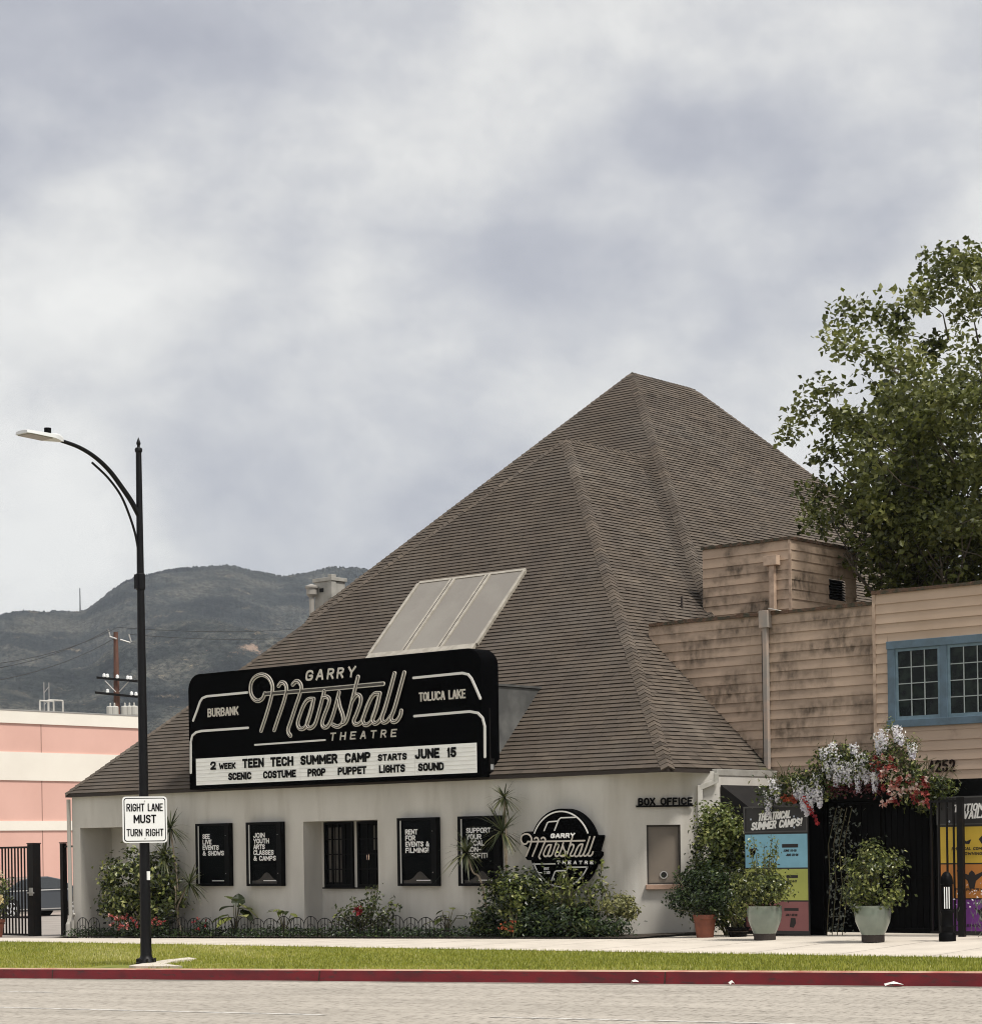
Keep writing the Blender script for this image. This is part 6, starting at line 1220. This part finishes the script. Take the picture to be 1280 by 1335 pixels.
def car():
    c0 = np.array((-40.75, 17.05, -.62)); t = thing('parked_car', c0, 'dark grey sedan parked beside the pink building seen through the gate', 'car')
    # along y: nose towards +y
    prof = [(-2.30, .42), (-2.34, .62), (-2.28, .86), (-2.10, .96), (-1.62, 1.0), (-.9, 1.33), (-.25, 1.46), (.40, 1.475), (.90, 1.38), (1.58, 1.03), (1.75, .98), (2.1, .86), (2.34, .68), (2.38, .45), (2.30, .26), (1.82, .24), (-1.76, .24), (-2.22, .26)]
    wd = lambda z: .90 if z < .95 else .90-(z-.95)*.48
    m = MB(); n = len(prof); L_ = [c0+np.array((wd(z), y, z)) for y, z in prof]; R2 = [c0+np.array((-wd(z), y, z)) for y, z in prof]
    m.add(L_+R2, [tuple(range(n-1, -1, -1)), tuple(range(n, 2*n))]+[(i, (i+1) % n, n+(i+1) % n, n+i) for i in range(n)]); m.build('body', car_paint, t, bevel=.04, smooth=40)
    def sidepoly(P, off, name, mat, th=.01):
        for s in (1, -1): m = MB(); m.prism([c0+np.array((s*(wd(z)+off), y, z)) for y, z in (P if s < 0 else P[::-1])], (-s*th, 0, 0)); m.build(name, mat, t)
    sidepoly([(-1.35, 1.04), (-.80, 1.31), (-.22, 1.415), (-.12, 1.04)], .006, 'window', car_glass); sidepoly([(-.06, 1.04), (-.15, 1.42), (.40, 1.43), (.86, 1.34), (1.35, 1.06)], .006, 'window', car_glass)
    sidepoly([(-2.0, .955), (-2.0, .985), (1.3, 1.025), (1.3, .985)], .012, 'belt_trim', metal_grey); sidepoly([(-1.3, .30), (-1.3, .34), (1.3, .34), (1.3, .30)], .012, 'sill_trim', metal_grey); sidepoly([(-.42, .30), (-.42, .96), (-.405, .96), (-.405, .30)], .008, 'door_gap', black_matte)
    for s in (1, -1): m = MB(); m.box((c0[0]+s*.93-.03, c0[1]+.85, c0[2]+.98), (c0[0]+s*.93+.06, c0[1]+1.0, c0[2]+1.10)); m.build('mirror', car_paint, t)
    for yy in (-1.42, 1.40):
        for s in (1, -1):
            a = MB(); a.prism([c0+np.array((s*.912, yy+.40*math.cos(q), .34+.40*math.sin(q))) for q in np.linspace(0, 2*math.pi, 25)[:-1]], (-s*.05, 0, 0)); a.build('wheel_arch', black_matte, t)
            m = MB(); w_ = lambda r, x, k=24: [c0+np.array((s*x, yy+r*math.cos(q), .335+r*math.sin(q))) for q in np.linspace(0, 2*math.pi, k+1)[:-1]]
            m.prism(w_(.335, .93), (-s*.2, 0, 0)); WH = m.build('wheel', tyre_m, t, bevel=.02)
            m = MB(); m.add(w_(.235, .933)+w_(.205, .936), [(i, (i+1) % 24, 24+(i+1) % 24, 24+i) for i in range(24)])
            for k in range(5):
                q = k*2*math.pi/5+.3; d = np.array((0, math.cos(q), math.sin(q))); e_ = np.array((0, -math.sin(q), math.cos(q))); cc_ = c0+np.array((s*.935, yy, .335)); m.obox(cc_+d*.115, d*.11, e_*.038, np.array((s*.006, 0, 0)))
            m.build('rim', rim_m, WH)
    m = MB(); m.box((c0[0]-.8, c0[1]+2.33, c0[2]+.55), (c0[0]+.8, c0[1]+2.40, c0[2]+.66)); m.build('grille', black_matte, t)
    for s in (1, -1): m = MB(); m.box((c0[0]+s*.72-.14, c0[1]+2.25, c0[2]+.66), (c0[0]+s*.72+.14, c0[1]+2.34, c0[2]+.78)); m.build('headlight', sign_white, t)
car()
PB = thing('pink_building', (-47.5, 20, -.7), 'long pink stucco building with cream bands and flat roof behind the car', 'building')
px = -47.; ylo, yhi = -6., 27.6
for z0, z1, off, mt, nm_ in ((-.9, 2.60, 0, pink_st, 'wall'), (2.60, 2.98, .05, cream_st, 'band'), (2.98, 4.58, 0, pink_st, 'wall'), (4.58, 5.70, .05, cream_st, 'band'), (5.70, 6.83, 0, pink_st, 'wall'), (6.83, 7.33, .06, cream_st, 'parapet')):
    m = MB(); m.box((px-16, ylo, z0), (px+off, yhi+off, z1-.002)); m.build(nm_, mt, PB)
m = MB(); m.box((px-16.1, ylo, 7.331), (px+.08, yhi+.08, 7.37)); m.build('coping', metal_grey, PB)
m = MB()
for y in np.arange(ylo+1.3, yhi, 5.45):
    y = y+.0
    for z0, z1 in ((-.9, 2.6), (2.98, 4.58), (5.70, 6.83)): m.box((px+.001, y-.02, z0), (px+.006, y+.02, z1-.01))
m.build('control_joint', M('pink_joint', (.33, .19, .155), .9), PB)
m = MB(); m.box((px+.01, ylo, -.9), (px+.35, yhi, -.5)); struct(m.build('driveway_kerb', concrete_dark))
# roof frames and a small antenna on the pink roof
def pipe_frame(xa, ya_, xb, yb_, z, h, label):
    t = thing('pipe_frame', (xa, ya_, z), label, 'roof frame', 'white pipe frames on the pink roof'); m = MB(); A, B = np.array((xa, ya_, z)), np.array((xb, yb_, z)); m.tube([A, A+U_*h], .036, 6); m.tube([B, B+U_*h], .036, 6); m.tube([A+U_*h, B+U_*h], .036, 6); m.build('frame', white_paint, t)
za_ = 7.33
q = [atX(x, 929, -49) for x in (52, 70, 63, 82)]
hA = atX(60, 914, -49)[2]-za_
pipe_frame(-49, q[0][1], -49, q[1][1], za_, hA, 'lower left white pipe frame standing on the pink roof'); q2 = [atX(x, 929, -49.8) for x in (63, 82)]; pipe_frame(-49.8, q2[0][1], -49.8, q2[1][1], za_, hA+.12, 'slightly taller right white pipe frame on the pink roof')
an = atX(61, 929, -56); t = thing('roof_antenna', (an[0], an[1], za_), 'thin grey lattice antenna behind the white roof frames', 'antenna'); m = MB(); ht = atX(61, 890, -56)[2]
for dx in (-.14, .14): m.tube([(an[0], an[1]+dx, za_), (an[0], an[1]+dx, ht)], .022, 5)
for z in np.arange(za_+.5, ht, .55): m.tube([(an[0], an[1]-.14, z), (an[0], an[1]+.14, z+.3)], .016, 4)
m.build('mast', metal_grey, t)

# utility pole
ub = atD(153.5, 1000, 130); UX, UY = ub[0], ub[1]; uz = lambda y: atD(153, y, 130)[2]
UP = thing('utility_pole', (UX, UY, -1.3), 'reddish wooden utility pole with crossarms and grey transformers behind the pink building', 'utility pole')
m = MB(); m.tube([(UX, UY, -1.4), (UX, UY, uz(930)), (UX+.0, UY, uz(824))], [.22, .2, .13], 10); m.build('pole', wood_pole, UP)
r3 = np.array((*R_[:2], 0))
def cross(ya_, yb_, half, tilt=0): 
    A = atD(153-half, ya_, 129.7); B = atD(153+half, yb_, 129.7); c = (A+B)/2; e = (B-A)/2; m = MB(); m.obox(c, e, D_*.06, U_*.07); m.build('crossarm', black_iron, UP); return A, B
A1, B1 = cross(883.5, 888.5, 27); A2, B2 = cross(903, 909, 29)
m = MB(); 
for A, B, ks in ((A1, B1, (.18, .26, .5, .75, .82)), (A2, B2, (.28, .82, .92))):
    for k in ks: c = A+(B-A)*k; m.lathe(c+U_*.05, [(.07, 0), (.11, .05), (.09, .14), (.1, .17), (.04, .24)], 8)
m.build('insulator', sign_white, UP)
m = MB(); C0 = (A1+B1)/2
for s in (-1, 1): m.tube([C0+r3*s*.75-U_*.06, C0+r3*s*.1-U_*.75], .035, 5)
m.tube([atD(141, 820, 129.8), atD(143.5, 829, 129.8)], .05, 5); m.tube([atD(143, 830, 129.8), atD(152, 833, 129.8)], .05, 5); m.tube([atD(157, 834, 129.8), atD(170, 838, 129.8)], .05, 5); m.tube([atD(168, 827, 129.8), atD(171, 837, 129.8)], .05, 5); m.build('bracket', metal_grey, UP)
for pxx in (144, 149.5, 163, 169, 175):
    c = atD(pxx, 932, 129.5); m = MB(); m.lathe((c[0], c[1], uz(934)), [(.20, 0), (.24, .04), (.24, .52), (.2, .57), (.05, .6)], 12); m.lathe((c[0], c[1], uz(934)+.6), [(.05, 0), (.05, .14), (.02, .18)], 6); m.build('transformer', M('transformer_grey', (.46, .45, .41), .5), UP)
def wire(P, Q, sag, label):
    P, Q = np.array(P, float), np.array(Q, float); m = MB(); m.tube([P+(Q-P)*t-U_*sag*4*t*(1-t) for t in np.linspace(0, 1, 17)], .022, 4); tag(m.build('power_line', M('cable', (.03, .03, .032), .7)), label, 'power line', 'wires on the utility pole')
top = atD(153, 818, 130); top2 = atD(143, 820, 129.8); top3 = atD(150, 832, 130)
wire(top, atD(-60, 870, 95), .5, 'uppermost wire running left from the utility pole top'); wire(top2, atD(-60, 878, 95), .5, 'middle wire running left from the utility pole'); wire(top3, atD(-60, 895, 95), .5, 'lowest wire running left from the utility pole')
wire(top, atD(520, 800, 190), .8, 'thin upper wire running right from the utility pole top'); wire(atD(168, 827, 129.8), atD(520, 812, 190), .8, 'thin lower wire running right from the utility pole')
# radio mast on the ridge
rb = atD(104.5, 797, 2585); t = thing('radio_mast', rb, 'thin grey radio mast on the ridge of the hill', 'mast'); m = MB(); m.tube([rb-U_*12, rb+U_*28], [1.1, .6], 5); m.build('mast', M('mast_grey', (.12, .12, .12), .8), t)

# ================================================================== SYCAMORE
def sycamore():
    rng = np.random.default_rng(19); rr = random.Random(19)
    b0 = np.array((.55, 10.6, 0.)); t = thing('sycamore_tree', b0, 'tall leafy sycamore tree rising behind the flat roof of the clapboard building', 'tree')
    s = MB(); tips = []
    def limb(p, d, L, r, lev):
        p = np.array(p, float); d = np.array(d, float); d /= np.linalg.norm(d); n = 5; P = [p]; rad_ = [r]; q = p.copy()
        for i in range(n):
            d = d + rng.normal(size=3)*.13+np.array((0, 0, .05 if lev < 2 else -.01)); d /= np.linalg.norm(d); q = q+d*L/n; P.append(q.copy()); rad_.append(r*(1-.55*(i+1)/n))
        if lev > 1 and (np.linalg.norm((q-np.array((.9, 10.6, 0)))[:2]) > 3.7 or q[2] < 6.2): return
        s.tube(P, rad_, 8 if lev < 2 else 5)
        if lev == 4: tips.append((P[-1], d)); tips.append((P[-3], d)); return
        k = (4, 4, 4, 3)[lev]
        for j in range(k):
            a = rng.uniform(0, 6.28); sp = rng.uniform(.45, .95); o1 = np.cross(d, (0.3, .2, 1.)); o1 /= np.linalg.norm(o1); o2 = np.cross(d, o1); nd = d*math.cos(sp)+(o1*math.cos(a)+o2*math.sin(a))*math.sin(sp)
            i0 = rr.randint(2, n); limb(P[i0], nd, L*rng.uniform(.58, .80), rad_[i0]*.72, lev+1)
        limb(P[-1], d, L*.7, rad_[-1], lev+1) if lev < 3 else None
    limb(b0, (0, 0, 1), 4.2, .30, 0)
    q0 = np.array((b0[0], b0[1], 4.0))
    for a, e_ in ((3.6, 1.2), (5.0, 1.1), (.6, .9), (2.0, 1.0)): limb(q0, (math.cos(a)*math.cos(e_), math.sin(a)*math.cos(e_), math.sin(e_)), 3.3, .19, 1)
    T_ = np.array([p for p, d in tips]); return t, s, T_, rng
t, s, T_, rng = sycamore()
# crown outline as seen over the roof, kept as an envelope in metres round the trunk
cenv = np.array((.9, 10.6, 0)); 
def envelope(z):      # radius of the crown at height z
    return float(np.interp(z, [5.2, 6.2, 7.3, 8.0, 9.2, 10.4, 11.6, 12.7, 13.4, 14.0, 14.3], [.8, 2.0, 2.5, 3.7, 4.15, 4.15, 3.75, 3.0, 2.1, 1.2, .4]))
K_ = []
for z in np.arange(5.7, 14.3, .32):
    R0 = envelope(z); k = max(4, int(R0*R0*(1.2 if z > 9 else .62)))
    for i in range(k):
        a = rng.uniform(0, 6.283); r_ = R0*math.sqrt(rng.uniform(.05, 1.))*rng.uniform(.82, 1.12); K_.append(cenv+np.array((r_*math.cos(a), r_*math.sin(a), z+rng.uniform(-.35, .35))))
K_ = np.array(K_)
gaps = cenv+np.stack([rng.uniform(-2.8, 2.8, 16), rng.uniform(-3.2, 1.5, 16), rng.uniform(6.6, 13, 16)], 1)
f = MB(); n = 60
for c in K_:
    if rng.random() < .08: continue
    if np.any(np.linalg.norm(gaps-c, axis=1) < .8): continue
    n = int(rng.uniform(85, 170)); rad_ = rng.uniform(.28, .5); tone0 = rng.normal(.48, .12)+.004*(c[2]-10)
    u_ = rng.normal(size=(n, 3)); u_ /= np.linalg.norm(u_, axis=1, keepdims=True); P = c+u_*np.array((rad_, rad_, rad_*.8))*1.25*rng.random((n, 1))**.45; leaves(f, P, rng.normal(size=(n, 3))*.8+np.array((0, -.3, .8)), .14, .118, rng, np.clip(rng.normal(tone0, .18, n), 0, 1), droop=.25, fold=.18)
    # twig back towards the stem
    q = np.array((cenv[0], cenv[1], max(4.2, c[2]-1.6)))
    if rng.random() < .5: m_ = c+(q-c)*.45+rng.normal(size=3)*.12; s.tube([c, (c+m_)/2+rng.normal(size=3)*.08, m_], [.008, .014, .024], 4)
for c in T_:
    if np.linalg.norm((c-cenv)[:2]) > envelope(c[2])*1.05+.2: continue
    n = int(rng.uniform(22, 45)); P = c+rng.normal(size=(n, 3))*.2; leaves(f, P, rng.normal(size=(n, 3))*.8+np.array((0, -.3, .8)), .155, .135, rng, np.clip(rng.normal(.40, .18, n), 0, 1), droop=.25, fold=.18)
f.build('crown', leaf_tree, t)
s.build('trunk', bark, t, smooth=60)

# ================================================================== HAZE
hz = MB(); hz.box((-2700, -60, -8), (1500, 3000, 470)); HZ = hz.build('haze', bpy.data.materials.new('haze_air')); HZ['kind'] = 'stuff'
hm = HZ.data.materials[0]; hm.use_nodes = True; t_ = hm.node_tree; t_.nodes.clear(); pv = t_.nodes.new('ShaderNodeVolumePrincipled'); om = t_.nodes.new('ShaderNodeOutputMaterial')
pv.inputs['Color'].default_value = (.74, .83, .95, 1); pv.inputs['Density'].default_value = .000095; pv.inputs['Anisotropy'].default_value = 0; t_.links.new(pv.outputs[0], om.inputs['Volume'])
